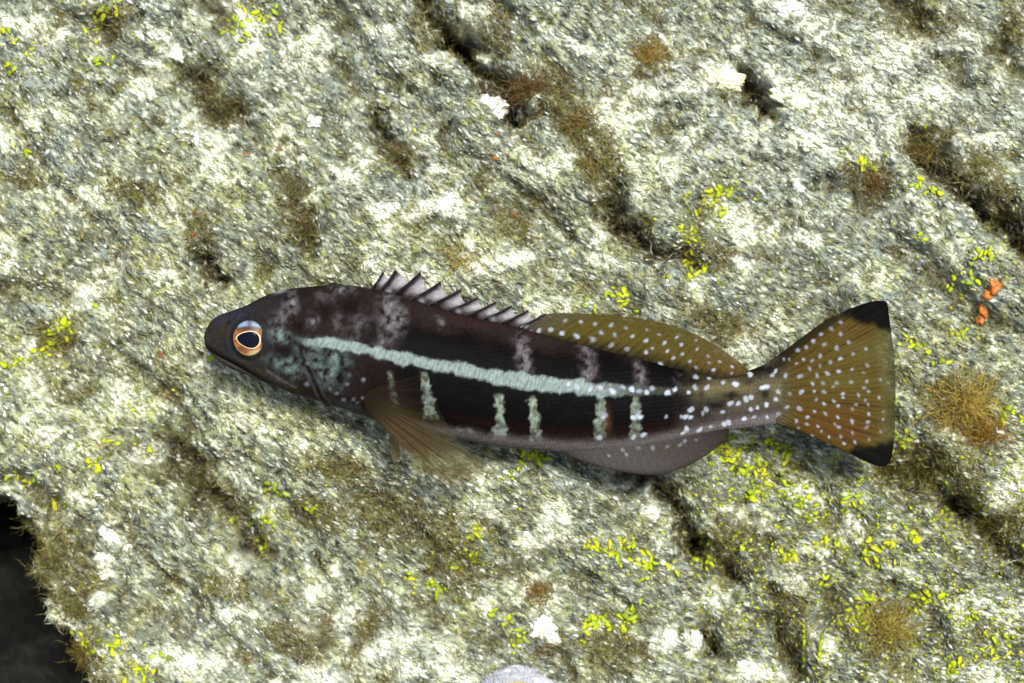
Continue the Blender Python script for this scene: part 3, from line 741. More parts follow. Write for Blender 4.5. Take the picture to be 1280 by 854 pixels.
fin('tail_fin', [(962, 452), (966, 470), (968, 490), (970, 510), (970, 530)],
    [(1030, 401), (1052, 390.5), (1077, 380.5), (1096, 376), (1107, 377.5), (1110, 384), (1111, 393), (1115, 420), (1118.5, 450), (1119.5, 487), (1119, 520), (1117, 551), (1114, 570), (1110, 579), (1103, 583), (1089, 580), (1064, 568), (1037, 553)], 260, 110, paint_tail, thick=(3.2, 0.7), rays=17, ray_amp=1.0, wave=3)

# soft dorsal fin
def paint_soft(x, y, u, v):
    ray = np.abs(np.sin(u * math.pi * 27))
    c = np.tile(lin(112, 98, 38), (len(x), 1))
    c = mix(c, lin(64, 52, 28), 0.6 * ss(0.75, 0, ray) * (0.5 + 0.8 * noise(u * 260, v * 20, 14, 525)).clip(0, 1) * ss(1.0, .6, v))
    c = mix(c, lin(60, 48, 26), 0.5 * ss(0.5, 0.0, v))
    c = mix(c, lin(126, 98, 56), 0.55 * ss(0.55, 0.9, u))
    d = (y - (425 + (x - 700) * 0.235))
    c = mix(c, lin(34, 24, 20), 0.92 * ss(-14, 6, d + 4 * noise(x, y, 9, 521) + 5 * ss(0.5, 0, ray)))
    c = mix(c, lin(104, 92, 86), 0.6 * ss(0.16, 0.0, u))
    c = mix(c, SPOT, 0.95 * spots(x, y, FIN_SPOTS, 1.2, .9))
    c = c * (1 + 0.2 * noise(x, y, 3, 523))[:, None]
    return with_alpha(c, 0.96 - 0.22 * ss(0.6, 1, v))
fin('soft_dorsal_fin', [(646, 418), (700, 431), (750, 444), (800, 455), (850, 466), (900, 472), (936, 467)],
    [(676, 393), (700, 391.5), (745, 393), (791, 397), (837, 406), (870, 418.5), (898, 434), (919, 449), (935, 461)], 240, 60, paint_soft, thick=(9, 0.6), rays=27, ray_amp=0.6, wave=2, skew=0.72)

# anal fin
def paint_anal(x, y, u, v):
    c = np.tile(lin(118, 112, 110), (len(x), 1))
    c = mix(c, lin(84, 72, 66), ss(0.35, 0.9, u) * 0.8)
    c = mix(c, lin(64, 52, 48), 0.6 * ss(0.85, 1.0, v))
    c = mix(c, lin(78, 66, 64), 0.25 * ss(0.6, 0, np.abs(np.sin(u * math.pi * 22))))
    c = mix(c, lin(104, 86, 52), 0.4 * gb(x, y, 830, 562, 30, 8))
    c = mix(c, SPOT, 0.6 * spots(x, y, BODY_SPOTS, 1.4))
    c = c * (1 + 0.2 * noise(x, y, 3, 533))[:, None]
    return with_alpha(c, 0.97 - 0.3 * ss(0.7, 1, v))
fin('anal_fin', [(700, 560), (740, 558), (790, 556), (840, 548), (880, 540), (912, 534)],
    [(704, 567), (724, 575), (761, 586), (791, 592), (822, 593.5), (846, 588), (870, 577), (895, 560), (912, 540)], 160, 50, paint_anal, thick=(16, 0.6), rays=22, ray_amp=0.35, wave=2, skew=.85)

# pectoral fins, one on each flank
def paint_pec(x, y, u, v):
    ray = np.abs(np.sin(u * math.pi * 13))
    c = np.tile(lin(116, 96, 62), (len(x), 1))
    c = mix(c, lin(52, 36, 28), ss(0.45, 0.05, v) * 0.85)
    c = mix(c, lin(34, 26, 18), 0.9 * ss(0.42, 0.05, ray))
    c = mix(c, lin(160, 152, 104), 0.8 * ss(0.45, 0.9, v) * ss(0.62, 0.35, u) * ss(.15, .35, u))
    c = mix(c, lin(62, 46, 34), 0.8 * ss(0.34, 0.12, u))
    c = mix(c, lin(172, 138, 94), 0.6 * ss(0.5, 0.9, v) * ss(0.4, 0.8, u))
    a = 0.74 - 0.52 * ss(0.25, 1.0, v) + 0.45 * ss(0.45, 0.08, ray) - 0.30 * ss(0.55, 0.25, u) * ss(0.05, 0.35, v)
    return with_alpha(c, np.clip(a * 0.72, 0.08, 1))
for sgn_ in (1, -1):
    fin('pectoral_fin', [(466, 485), (461, 491), (458, 498), (459, 505), (463, 512)],
        [(528, 467), (546, 497), (563, 532), (581, 555), (604, 584), (594, 594), (570, 600), (545, 594), (519, 571), (499, 547), (482, 530)], 150, 60, paint_pec,
        zbase=51 * sgn_, zedge=64 * sgn_, thick=(1.6, 0.3), rays=13, ray_amp=0.5, wave=3)
    def paint_pel(x, y, u, v):
        c = np.tile(lin(150, 134, 92), (len(x), 1))
        return with_alpha(mix(c, lin(96, 84, 52), ss(0.4, 0, np.abs(np.sin(u * math.pi * 5)))), 0.85 - 0.5 * v)
    fin('pelvic_fin', [(486, 527), (491, 529), (498, 531)], [(489, 566), (494, 579), (499, 572)], 30, 24, paint_pel, zbase=20 * sgn_, zedge=16 * sgn_, thick=(1.6, 0.5), rays=5)

# spiny dorsal fin: membrane lobes with a spine at the front of each
SP = [((463, 362), (479, 338.5)), ((474, 364), (494, 337)), ((490, 369), (526, 339)), ((511, 375), (551, 351.5)), ((533, 382), (578, 360)), ((556, 389), (598, 370.5)), ((579, 395), (621, 376)), ((600, 400), (640, 381)), ((622, 405), (661, 386.5)), ((643, 410), (682, 391.5))]
dv_, df_, dc_ = [], [], []
off = 0
for q_, ((bx, by), (tx, ty)) in enumerate(SP):
    nx_, ny_ = SP[q_ + 1][0] if q_ + 1 < len(SP) else (664, 416)
    # lobe from the spine back to the next spine's base
    dxn, dyn = nx_ - bx, ny_ - by
    nu, nv = 14, 18
    uu, vv = np.meshgrid(np.linspace(0, 1, nu), np.linspace(0, 1, nv), indexing='ij')
    ntx, nty = SP[q_ + 1][1] if q_ + 1 < len(SP) else (700, 398)
    f_ = 0.60 + 0.40 * (1 - uu) ** 1.5
    px_ = bx + dxn * uu + vv * f_ * ((tx - bx) * (1 - uu) + (ntx - nx_) * uu)
    py_ = by + dyn * uu + vv * f_ * ((ty - by) * (1 - uu) + (nty - ny_) * uu) + 4 * (1 - vv)
    zz = (3.0 - 5.0 * uu) * (1 + vv * .6) + 0.8 * np.sin(uu * 9)
    t_ = 0.9 * (1 - 0.6 * vv)
    x, y = px_.ravel(), py_.ravel()
    c = np.tile(lin(186, 174, 180), (len(x), 1))
    uf, vf = uu.ravel(), vv.ravel()
    c = mix(c, lin(236, 230, 236), 0.85 * ss(0.4, 0.8, vf) * ss(0.2, 0.5, uf))
    c = mix(c, lin(58, 42, 42), 0.97 * ss(0.60, 0.18, vf * (1 - 0.25 * uf) + 0.10 * noise(x, y, 7, 545)))
    c = mix(c, lin(36, 27, 29), 0.97 * ss(0.38, 0.16, uf + 0.06 * noise(x, y, 6, 543)))
    c = mix(c, SPOT, 0.7 * gb(x, y, bx + 0.75 * dxn, by + dyn * .7 - 4, 3, 3) * (q_ % 2))
    c = c * (1 + 0.3 * noise(x, y, 4, 541))[:, None]
    n = nu * nv; f = grid_faces(nu, nv)
    V = np.concatenate([np.stack([(x - 640) * S, (427 - y) * S, (zz + t_).ravel() * S], 1), np.stack([(x - 640) * S, (427 - y) * S, (zz - t_).ravel() * S], 1)])
    dv_.append(V)
    rim = [np.arange(nv), (nu - 1) * nv + np.arange(nv), np.arange(nu) * nv + nv - 1, np.arange(nu) * nv]
    fl = [f, f[:, ::-1] + n] + [np.stack([r[:-1], r[1:], r[1:] + n, r[:-1] + n], 1) for r in rim]
    df_ += [g_ + off for g_ in fl]; dc_.append(with_alpha(np.vstack([c, c]), 0.96)); off += 2 * n
dorsal = link('dorsal_fin', mesh_np('dorsal_fin', np.vstack(dv_), df_, np.vstack(dc_)), fin_mat, fish, Matrix.Identity(4))
spine_mat = colour_material('fin_spine', rough=0.5, spec=0.3, var=0.1)
for (bx, by), (tx, ty) in SP:
    L_ = 12; A_ = 8
    tt_ = np.linspace(-0.12, 1.04, L_)
    ang = np.linspace(0, 2 * math.pi, A_, endpoint=False)
    ddx, ddy = tx - bx, ty - by
    ll = math.hypot(ddx, ddy); nx_, ny_ = -ddy / ll, ddx / ll
    rr = 1.05 * (1 - 0.85 * np.clip(tt_, 0, 1)) + 0.2
    bend = 1.6 * np.sin(np.clip(tt_, 0, 1) * math.pi)
    cx_ = bx + ddx * tt_ - nx_ * bend * -1; cyy = by + ddy * tt_ - ny_ * bend * -1
    vx = cx_[:, None] + nx_ * rr[:, None] * np.cos(ang); vy = cyy[:, None] + ny_ * rr[:, None] * np.cos(ang)
    vz = 3.4 + rr[:, None] * np.sin(ang) + 0 * vx + 2.0 * np.clip(tt_, 0, 1)[:, None]
    V = np.stack([(vx.ravel() - 640) * S, (427 - vy.ravel()) * S, vz.ravel() * S], 1)
    c = FK * mix(np.tile(lin(46, 33, 34), (L_ * A_, 1)), lin(150, 136, 140), np.repeat(ss(0.8, 1.0, tt_), A_))
    link('spine', mesh_np('spine', V, [grid_faces(L_, A_, True)], c), spine_mat, dorsal, Matrix.Identity(4))

# eyes
eye_mat = colour_material('eye_iris', rough=0.35, spec=0.08, var=0.25, var_scale=2500)
pup_mat = colour_material('eye_pupil', rough=0.12, spec=0.06, var=0.0)
def dome(r, nr, na, fn):
    """rings 0..r; fn(x,y,rho) -> z, colour"""
    rho = np.linspace(0, 1, nr)[:, None]; a = np.linspace(0, 2 * math.pi, na, endpoint=False)[None]
    return (rho * np.cos(a)).ravel() * r[0], (rho * np.sin(a)).ravel() * r[1], np.repeat(rho, na, 1).ravel()
ZE = float(THK(316)) + 0.5
for sg in (1, -1):
    zo = lambda x, y: ZE + 8.5 * np.sqrt(np.clip(1 - (x / 25) ** 2 - (y / 28) ** 2, 0.0, 1))
    x, y, rho = dome((20.8, 23.2), 40, 72, None)
    an = np.arctan2(y, x)
    c = np.tile(lin(122, 70, 38), (len(x), 1))
    c = mix(c, lin(168, 104, 52), ss(0.0, 0.6, noise(x + 500, y, 6, 601) + 0.4) * ss(0.5, 0.75, rho))
    c = mix(c, lin(58, 40, 40), 0.85 * ss(-8, -13, y) )
    c = mix(c, lin(150, 176, 204), 0.85 * ss(-13, -16.5, y - 0.010 * x * x) * ss(0.99, 0.9, rho) * np.clip(1 - 0.75 * np.exp(-((x - 1) / 3.2) ** 2), 0, 1) * ss(19, 12, np.abs(x - 1)))  # pale blue reflection on the cornea, painted across the top of the eye
    c = mix(c, lin(214, 196, 142), 0.85 * gb(x, y, 7, 17.5, 9, 3.2, -18))
    c = mix(c, lin(186, 160, 140), 0.7 * np.exp(-((rho - 0.93) / 0.05) ** 2) * ss(6, -8, x) * ss(-12, 0, y))
    c = mix(c, lin(30, 24, 26), ss(0.95, 1.0, rho))
    c = c * 0.5
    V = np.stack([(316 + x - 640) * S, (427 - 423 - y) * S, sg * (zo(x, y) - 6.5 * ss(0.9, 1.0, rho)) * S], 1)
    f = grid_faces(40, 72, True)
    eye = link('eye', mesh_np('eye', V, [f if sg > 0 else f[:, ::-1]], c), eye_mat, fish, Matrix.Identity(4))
    for nm, gro, dz, cc, mt in (('pupil_ring', 1.10, 0.7, lin(196, 178, 138), eye_mat), ('pupil', 1.0, 1.3, lin(10, 10, 24), pup_mat)):
        x, y, rho = dome((1, 1), 16, 64, None)
        an = np.arctan2(y, x)
        # teardrop, narrow towards the snout
        rx = 15.0 * gro; ry = 10.4 * gro * (1 + 0.28 * np.cos(an)) 
        X_ = x * rx; Y_ = y * ry
        X_, Y_ = rot(X_, Y_, -8)
        X_ = X_ - 0.5; Y_ = Y_ + 1.5
        V = np.stack([(316 + X_ - 640) * S, (427 - 423 - Y_) * S, sg * (zo(X_, Y_) + dz - 2.2 * ss(0.9, 1, rho)) * S], 1)
        f = grid_faces(16, 64, True)
        link(nm, mesh_np(nm, V, [f if sg > 0 else f[:, ::-1]], np.tile(cc, (len(x), 1))), mt, eye, Matrix.Identity(4))

# ------------------------------------------------------------------ growths on the rock
alga_mat = colour_material('green_alga', rough=0.5, spec=0.3, var=0.22, var_scale=700, transl=0.3)
def lobe_mesh(seed, lx, ly):
    r = random.Random(seed)
    nr, na = 4, 10
    top, c = [], []
    V = [(0, 0, 0.26)]
    for i in range(1, nr):
        for k in range(na):
            a = 2 * math.pi * k / na
            wob = 1 + 0.22 * math.sin(2 * a + seed) + 0.18 * math.sin(3 * a + 2 * seed) + r.uniform(-.1, .1)
            rr = i / (nr - 1) * wob
            V.append((rr * math.cos(a) * lx, rr * math.sin(a) * ly, (0.26 * (1 - (i / (nr - 1)) ** 2) + 0.06 * math.sin(a + seed)) if i < nr - 1 else 0.06 * math.sin(a + seed)))
    V.append((0, 0, -0.2))
    f3 = [(0, 1 + k, 1 + (k + 1) % na) for k in range(na)]
    f4 = []
    for i in range(nr - 2):
        for k in range(na):
            f4.append((1 + i * na + k, 1 + (i + 1) * na + k, 1 + (i + 1) * na + (k + 1) % na, 1 + i * na + (k + 1) % na))
    l0 = 1 + (nr - 2) * na
    f3 += [(len(V) - 1, l0 + (k + 1) % na, l0 + k) for k in range(na)]
    cl = np.array([lin(172, 184, 16), lin(190, 196, 14), lin(150, 170, 20), lin(178, 180, 30), lin(126, 138, 24), lin(160, 160, 48)][seed % 6])
    return mesh_np('lobe', np.array(V), [np.array(f3), np.array(f4)], np.tile(cl, (len(V), 1)))
LOBES = [lobe_mesh(s_, lx, ly) for s_, (lx, ly) in enumerate([(1, .8), (1.1, .75), (0.95, .9), (1.35, .55), (1, .7), (0.8, .6), (1.1, .6), (.9, .9), (1.2, .7), (0.7, .6)])]
for m_ in LOBES: m_.materials.append(alga_mat)
LONG = lobe_mesh(9, 2.0, 0.62); LONG.materials.append(alga_mat)

def clump(px, py, rx, ry, n, r, label, deg=0, long=0, group='yellow-green algae clumps on the rock'):
    """an algae clump: its lobes stand on the rock round (px, py)"""
    rd = random.Random(int(px * 7 + py * 13))
    base = on_rock(px, py)
    root = bpy.data.objects.new('algae_clump', None)
    C.objects.link(root)
    root.empty_display_size = 0.004
    root.matrix_world = M @ Matrix.Translation(base)
    tag(root, label, 'algae', group)
    done = []; n = max(n, int(n * 1.5 - 1)); r = r * 0.92; rx *= 1.12; ry *= 1.12
    for k in range(n):
        for _ in range(30):
            u, v = rd.gauss(0, .5) * rx, rd.gauss(0, .5) * ry
            if all(math.hypot(u - a, v - b) > r * 0.95 for a, b in done): break
        done.append((u, v))
        uu, vv = rot(u, v, -deg)
        p = on_rock(px + uu, py + vv)
        nr_ = rock_normal(px + uu, py + vv)
        h = rd.uniform(1.0, 5.5)
        sc_ = r * S * rd.uniform(0.65, 1.4)
        qn = (nr_ + Vector((rd.uniform(-.55, .55), rd.uniform(-.55, .55), .5))).normalized().to_track_quat('Z', 'Y')
        me = LONG if k < long else rd.choice(LOBES)
        a_ = -math.radians(float(flow_deg(px, py))) + rd.gauss(0, .5)
        mw = Matrix.Translation(p - base + Vector((0, 0, h * S))) @ qn.to_matrix().to_4x4() @ Matrix.Rotation(a_, 4, 'Z') @ Matrix.Diagonal((sc_, sc_, sc_, 1))
        link('lobe', me, None, root, mw)
    return root

CL = [
 (128, 22, 24, 22, 13, 5.2, 'algae clump with long narrow lobes near the top left corner', 0, 3),
 (318, 20, 52, 24, 17, 5.2, 'broad scatter of round algae lobes along the top edge left of centre', -25, 0),
 (126, 76, 18, 12, 6, 4.2, 'small algae clump just below the long-lobed clump at top left', 0, 0),
 (16, 52, 24, 9, 6, 4.6, 'small algae clump under the white crust in the top left corner', 20, 0),
 (10, 88, 14, 8, 4, 4.2, 'sparse algae lobes at the left edge near the top', 0, 0),
 (72, 412, 22, 13, 10, 6.2, 'brightest large-lobed algae clump left of the fish snout', -20, 1),
 (12, 454, 12, 7, 4, 5.2, 'few yellow lobes at the left edge level with the fish mouth', 0, 0),
 (46, 440, 18, 10, 7, 4.6, 'algae clump between the left edge and the brightest clump', 0, 0),
 (266, 449, 8, 7, 3, 4.2, 'tiny algae clump on the rock just below the fish jaw', 0, 0),
 (115, 384, 6, 5, 2, 4.2, 'pair of tiny algae lobes above the path from left edge to snout', 0, 0),
 (166, 515, 10, 6, 3, 4.2, 'small algae lobes below and left of the fish head', 30, 0),
 (25, 598, 26, 12, 8, 5.2, 'algae clump on the rim above the black hollow', 15, 1),
 (62, 634, 16, 6, 3, 6.0, 'long yellow lobes lying at the rim of the black hollow', 0, 2),
 (118, 580, 10, 10, 5, 4.6, 'algae clump right of the black hollow rim', 30, 0),
 (146, 556, 22, 7, 6, 4.6, 'streak of algae lobes above and right of the black hollow', 10, 0),
 (85, 585, 14, 6, 4, 4.2, 'small algae lobes between the two clumps over the hollow', 0, 0),
 (318, 655, 16, 9, 7, 5.2, 'algae clump in the dark crack below the fish throat', -30, 0),
 (318, 690, 7, 9, 4, 5.0, 'algae lobes at the lower end of the crack below the throat', 0, 0),
 (346, 616, 18, 7, 6, 4.6, 'thin algae clump above the crack below the fish throat', 15, 0),
 (390, 637, 6, 9, 4, 5.0, 'upright algae clump right of the crack below the throat', 0, 0),
 (282, 656, 5, 5, 2, 5.0, 'single pair of lobes on the left lip of the crack', 0, 0),
 (150, 808, 18, 12, 9, 5.6, 'algae clump near the bottom beside the black hollow', 0, 0),
 (176, 836, 16, 12, 9, 5.6, 'algae clump at the bottom edge right of the hollow', 30, 0),
 (108, 806, 20, 6, 6, 4.8, 'diagonal streak of algae on the edge of the black hollow', 45, 1),
 (200, 818, 8, 5, 3, 4.6, 'few algae lobes against the white crust near the bottom left', 0, 0),
 (672, 569, 14, 7, 8, 5.4, 'algae clump just under the middle of the fish belly', -10, 0),
 (640, 590, 16, 5, 5, 4.0, 'thin algae streak below left of the belly clump', -40, 0),
 (597, 664, 8, 10, 6, 5.2, 'algae clump below the pectoral fin tip', 20, 0),
 (594, 696, 12, 8, 7, 5.4, 'algae clump second below the pectoral fin tip', 30, 0),
 (567, 708, 6, 5, 3, 4.6, 'tiny algae clump left of the second clump below the fin', 0, 0),
 (506, 724, 7, 5, 3, 5.2, 'three tiny lobes left of the ring of algae near the lower middle', 0, 0),
 (537, 736, 16, 9, 9, 4.8, 'curved algae clump in the lower middle of the rock', 20, 0),
 (742, 684, 12, 12, 8, 5.0, 'left one of three algae clumps below the anal fin', 30, 0),
 (776, 682, 15, 10, 10, 5.2, 'middle one of three algae clumps below the anal fin', -10, 0),
 (808, 708, 20, 16, 13, 5.2, 'right and lowest of three algae clumps below the anal fin', 40, 0),
 (745, 780, 14, 10, 8, 5.4, 'algae clump right of the white stone near the bottom', 0, 0),
 (784, 768, 18, 13, 12, 5.2, 'dense algae clump farther right of the white stone near the bottom', -20, 0),
 (728, 804, 7, 6, 3, 5.6, 'few lobes below and right of the white stone', 0, 0),
 (634, 776, 9, 10, 6, 5.0, 'algae clump left of the white stone near the bottom', 20, 0),
 (651, 800, 9, 7, 4, 5.4, 'algae lobes at the lower left of the white stone', -40, 0),
 (617, 769, 5, 7, 3, 5.0, 'few upright lobes left of the clump by the white stone', 0, 0),
 (905, 562, 22, 16, 14, 4.8, 'algae clump directly below the rear end of the anal fin', 20, 0),
 (946, 592, 24, 20, 16, 5.2, 'dense algae clump below the tail stalk', 50, 0),
 (976, 564, 20, 10, 9, 5.0, 'algae clump below the lower root of the tail fin', 30, 0),
 (950, 620, 12, 9, 6, 5.0, 'bright lobes at the lower end of the clump below the tail stalk', 0, 0),
 (1003, 622, 24, 16, 11, 4.6, 'scattered algae clump below the middle of the tail fin', 30, 0),
 (1066, 627, 16, 9, 7, 5.0, 'algae clump below the lower tip of the tail', 10, 0),
 (884, 680, 12, 8, 5, 4.8, 'small algae clump right of the dark pit below the anal fin', 20, 0),
 (886, 710, 20, 8, 9, 4.8, 'algae clump below the dark pit under the anal fin', -10, 0),
 (932, 680, 16, 12, 6, 4.6, 'loose algae lobes between the dark pit and the lower right slope', 40, 0),
 (986, 694, 12, 8, 5, 6.0, 'large-lobed algae clump above the dark crack at lower right', 30, 1),
 (1018, 650, 8, 6, 4, 4.6, 'few lobes above the large-lobed clump at lower right', 0, 0),
 (1042, 682, 20, 7, 6, 4.6, 'flat streak of algae in the middle of the lower right slope', 10, 1),
 (1104, 680, 14, 8, 6, 5.2, 'algae clump right of the flat streak on the lower right slope', 5, 1),
 (1096, 700, 22, 6, 7, 5.0, 'flat algae clump under its neighbour on the lower right slope', 5, 1),
 (1140, 668, 10, 8, 5, 5.2, 'algae clump between the slope and the star-shaped clump', 10, 0),
 (1190, 654, 15, 9, 8, 5.4, 'star-shaped bright algae clump below the dark cleft at right', 0, 1),
 (1038, 728, 12, 10, 6, 4.6, 'algae clump on the slope above the two green stalks', 0, 0),
 (1090, 750, 14, 6, 4, 5.4, 'few oval lobes on the lower right slope', 10, 1),
 (1160, 752, 18, 12, 8, 5.0, 'algae clump on the slope near the right, above the brown tuft', 20, 0),
 (1072, 780, 22, 14, 13, 5.0, 'dense algae clump left of the yellow-brown tuft at the bottom right', -30, 0),
 (1240, 812, 22, 18, 11, 4.6, 'pale green algae clump in the bottom right corner', 30, 0),
 (1188, 828, 12, 9, 6, 4.6, 'algae clump left of the bottom right corner', 0, 0),
 (1212, 770, 10, 8, 4, 4.6, 'small algae clump above the bottom right corner', 0, 0),
 (1140, 428, 16, 9, 9, 5.4, 'bright algae clump right of the upper half of the tail fin', 25, 0),
 (1178, 450, 9, 5, 3, 5.2, 'few oval lobes right of the bright clump by the tail', -20, 1),
 (1122, 498, 5, 10, 4, 4.4, 'thin algae lobes behind the rear edge of the tail', 0, 0),
 (1128, 556, 12, 12, 8, 5.0, 'algae clump behind the lower tip of the tail', 30, 0),
 (1262, 516, 16, 10, 6, 4.6, 'algae clump at the right edge level with the tail', 20, 0),
 (894, 250, 24, 16, 16, 4.8, 'largest algae clump above the dark overhang at upper right', -35, 0),
 (862, 298, 16, 9, 9, 4.8, 'algae clump on the dark overhang left below the largest one', 20, 0),
 (864, 334, 14, 14, 10, 5.2, 'algae clump under the dark overhang above the soft fin', 30, 0),
 (772, 372, 16, 9, 8, 4.8, 'algae clump right above the soft dorsal fin', 30, 0),
 (738, 384, 8, 5, 3, 4.4, 'tiny algae lobes touching the front of the soft fin', 0, 0),
 (1157, 153, 9, 6, 4, 5.0, 'small algae lobes on the pale rock at upper right', 0, 0),
 (1078, 206, 14, 6, 6, 5.0, 'flat algae clump above the brown patch at upper right', 0, 1),
 (1152, 234, 18, 8, 7, 4.4, 'algae clump left of the dark cleft at upper right', 15, 0),
 (1222, 320, 12, 8, 6, 4.4, 'algae clump above the orange sponge', 0, 0),
 (1208, 354, 12, 16, 9, 4.6, 'algae clump left of the orange sponge', 30, 0),
 (1206, 418, 22, 6, 8, 4.6, 'row of algae lobes below the orange sponge', 5, 0),
 (1152, 300, 10, 12, 4, 4.0, 'few pale lobes between the orange sponge and the overhang', 0, 0),
 (1262, 300, 10, 8, 4, 4.4, 'algae lobes at the right edge below the dark cleft', 0, 0),
 (514, 162, 6, 3, 1, 5.4, 'lone yellow lobe on the bare rock above the fish back', 0, 0),
 (35, 190, 6, 4, 2, 4.4, 'two tiny green lobes near the left edge on bare grey rock', 0, 0),
]
for px, py, rx, ry, n, r, lab, dg, lg in CL:
    clump(px, py, rx, ry, n, r, lab, dg, lg)

# specks of the same alga strewn through the turf round the clumps
rs = np.random.default_rng(77)
wts = np.array([c_[4] * (2.2 if c_[0] > 860 and c_[1] > 540 else 1) for c_ in CL], float); wts /= wts.sum()
ci = rs.choice(len(CL), 2100, p=wts)
sx_ = np.array([CL[k][0] for k in ci]) + rs.normal(0, 30, 2100); sy_ = np.array([CL[k][1] for k in ci]) + rs.normal(0, 22, 2100)
sx_[1000:] = rs.uniform(860, 1290, 1100); sy_[1000:] = rs.uniform(560, 870, 1100)
ok_ = (sx_ > -40) & (sx_ < 1320) & (sy_ > -40) & (sy_ < 900)
sx_, sy_ = sx_[ok_], sy_[ok_]
ii = np.searchsorted(gx, sx_); jj = np.searchsorted(gy, sy_)
t, n, b = flow_dir(ii, jj, 30)
sz = RNG.uniform(1.2, 3.4, (len(ii), 1))
cen = PG[ii, jj] + n * RNG.uniform(.5, 3.0, sz.shape) * S
a1 = t * sz * S * 1.3; a2 = b * sz * S * .9; a3 = n * sz * S * .6
gv = np.stack([cen + a1, cen - a1, cen + a2, cen - a2, cen + a3, cen - a3], 1).reshape(-1, 3)
gf = (np.arange(len(ii))[:, None, None] * 6 + of[None]).reshape(-1, 3)
gc = np.array([lin(172, 184, 22), lin(150, 166, 30), lin(126, 132, 40), lin(186, 186, 60)])[rs.integers(0, 4, len(ii))]
tag(link('green_algae_specks', mesh_np('green_algae_specks', gv, [gf], np.repeat(gc, 6, 0)), alga_mat),
    'tiny yellow-green specks of alga strewn through the turf', 'algae', kind='stuff')

# stalks: upright chains of small lobes
def stalk(px, py, hgt, label, lean=0.0):
    base = on_rock(px, py)
    root = bpy.data.objects.new('algae_stalk', None); C.objects.link(root)
    root.matrix_world = M @ Matrix.Translation(base); root.empty_display_size = .004
    tag(root, label, 'algae', 'upright green algae stalks')
    n = max(3, int(hgt / 8)); rd = random.Random(px)
    for k in range(n):
        sc_ = 4.6 * S * rd.uniform(.85, 1.1)
        mw = Matrix.Translation((lean * k * 6 * S, k * 7.6 * S, (4 + k * 3.0) * S)) @ Matrix.Rotation(math.pi / 2 + rd.gauss(0, .2), 4, 'Z') @ Matrix.Diagonal((sc_ * 1.1, sc_ * .8, sc_ * 1.4, 1))
        link('segment', LOBES[k % 6], None, root, mw)
stalk(1159, 556, 34, 'short upright green stalk right of the lower tail tip')
stalk(1008, 826, 64, 'left taller of two green stalks in the dark crack at lower right', -.1)
stalk(1022, 822, 42, 'right shorter of two green stalks in the dark crack at lower right', .1)

# brown tufts of soft algae
tuft_mat = colour_material('brown_tuft', rough=0.8, spec=0.1, var=0.25, var_scale=900, transl=0.35)
def tuft(px, py, r, h, n, tint, label):
    rd = np.random.default_rng(int(px + 31 * py)); n = int(n * 2.8); h = h * .62; r = r * 1.15
    base = np.array(on_rock(px, py))
    nn = np.array(rock_normal(px, py, 10))
    a = rd.uniform(0, 2 * math.pi, n); q = np.abs(rd.normal(0, .55, n)) * r
    ux = np.cos(a) * q; uy = np.sin(a) * q * .8; q = np.minimum(q, 1.2 * r)
    P0 = np.array([np.array(on_rock(px + i_, py + j_, 1.5)) for i_, j_ in zip(ux, uy)]) - base
    P0[:, 2] = np.clip(P0[:, 2], -9 * S, 9 * S)
    out = np.stack([np.cos(a), -np.sin(a), 0 * a], 1) * (q / r)[:, None]
    dirn = nn[None] * rd.uniform(.5, 1.1, (n, 1)) + out * 1.0 + rd.normal(0, .42, (n, 3)) + np.array([0.15, 0.35, 0])
    dirn /= np.linalg.norm(dirn, axis=1, keepdims=True)
    L = h * S * rd.uniform(.45, 1.1, (n, 1))
    P1 = P0 + dirn * L * .5 ; P2 = P1 + (dirn + rd.normal(0, .7, (n, 3))) * L * .3; P3 = P2 + (dirn * .6 + rd.normal(0, .9, (n, 3))) * L * .28
    sd_ = np.cross(dirn, rd.normal(0, 1, (n, 3))); sd_ /= np.linalg.norm(sd_, axis=1, keepdims=True)
    s2 = np.cross(dirn, sd_)
    W = rd.uniform(.25, .5, (n, 1)) * S
    rings = []
    for Pq, k in ((P0, 1), (P1, .9), (P2, .65)):
        rings += [Pq + sd_ * W * k, Pq - sd_ * W * k * .5 + s2 * W * k * .85, Pq - sd_ * W * k * .5 - s2 * W * k * .85]
    V = np.stack(rings + [P3], 1).reshape(-1, 3)
    f4 = []
    for lv in (0, 3):
        for k in range(3):
            f4.append((lv + k, lv + (k + 1) % 3, lv + 3 + (k + 1) % 3, lv + 3 + k))
    o_ = np.arange(n)[:, None, None] * 10
    F4 = (o_ + np.array(f4)[None]).reshape(-1, 4); F3 = (o_ + np.array([[6, 7, 9], [7, 8, 9], [8, 6, 9]])[None]).reshape(-1, 3)
    c = np.clip(lin(*tint)[None] * rd.uniform(.6, 1.9, (n, 1)), 0.01, .7)
    o = link('algae_tuft', mesh_np('algae_tuft', V, [F4, F3], np.repeat(c, 10, 0)), tuft_mat, None, Matrix.Translation(base))
    tag(o, label, 'algae', 'soft brown algae tufts on the rock')
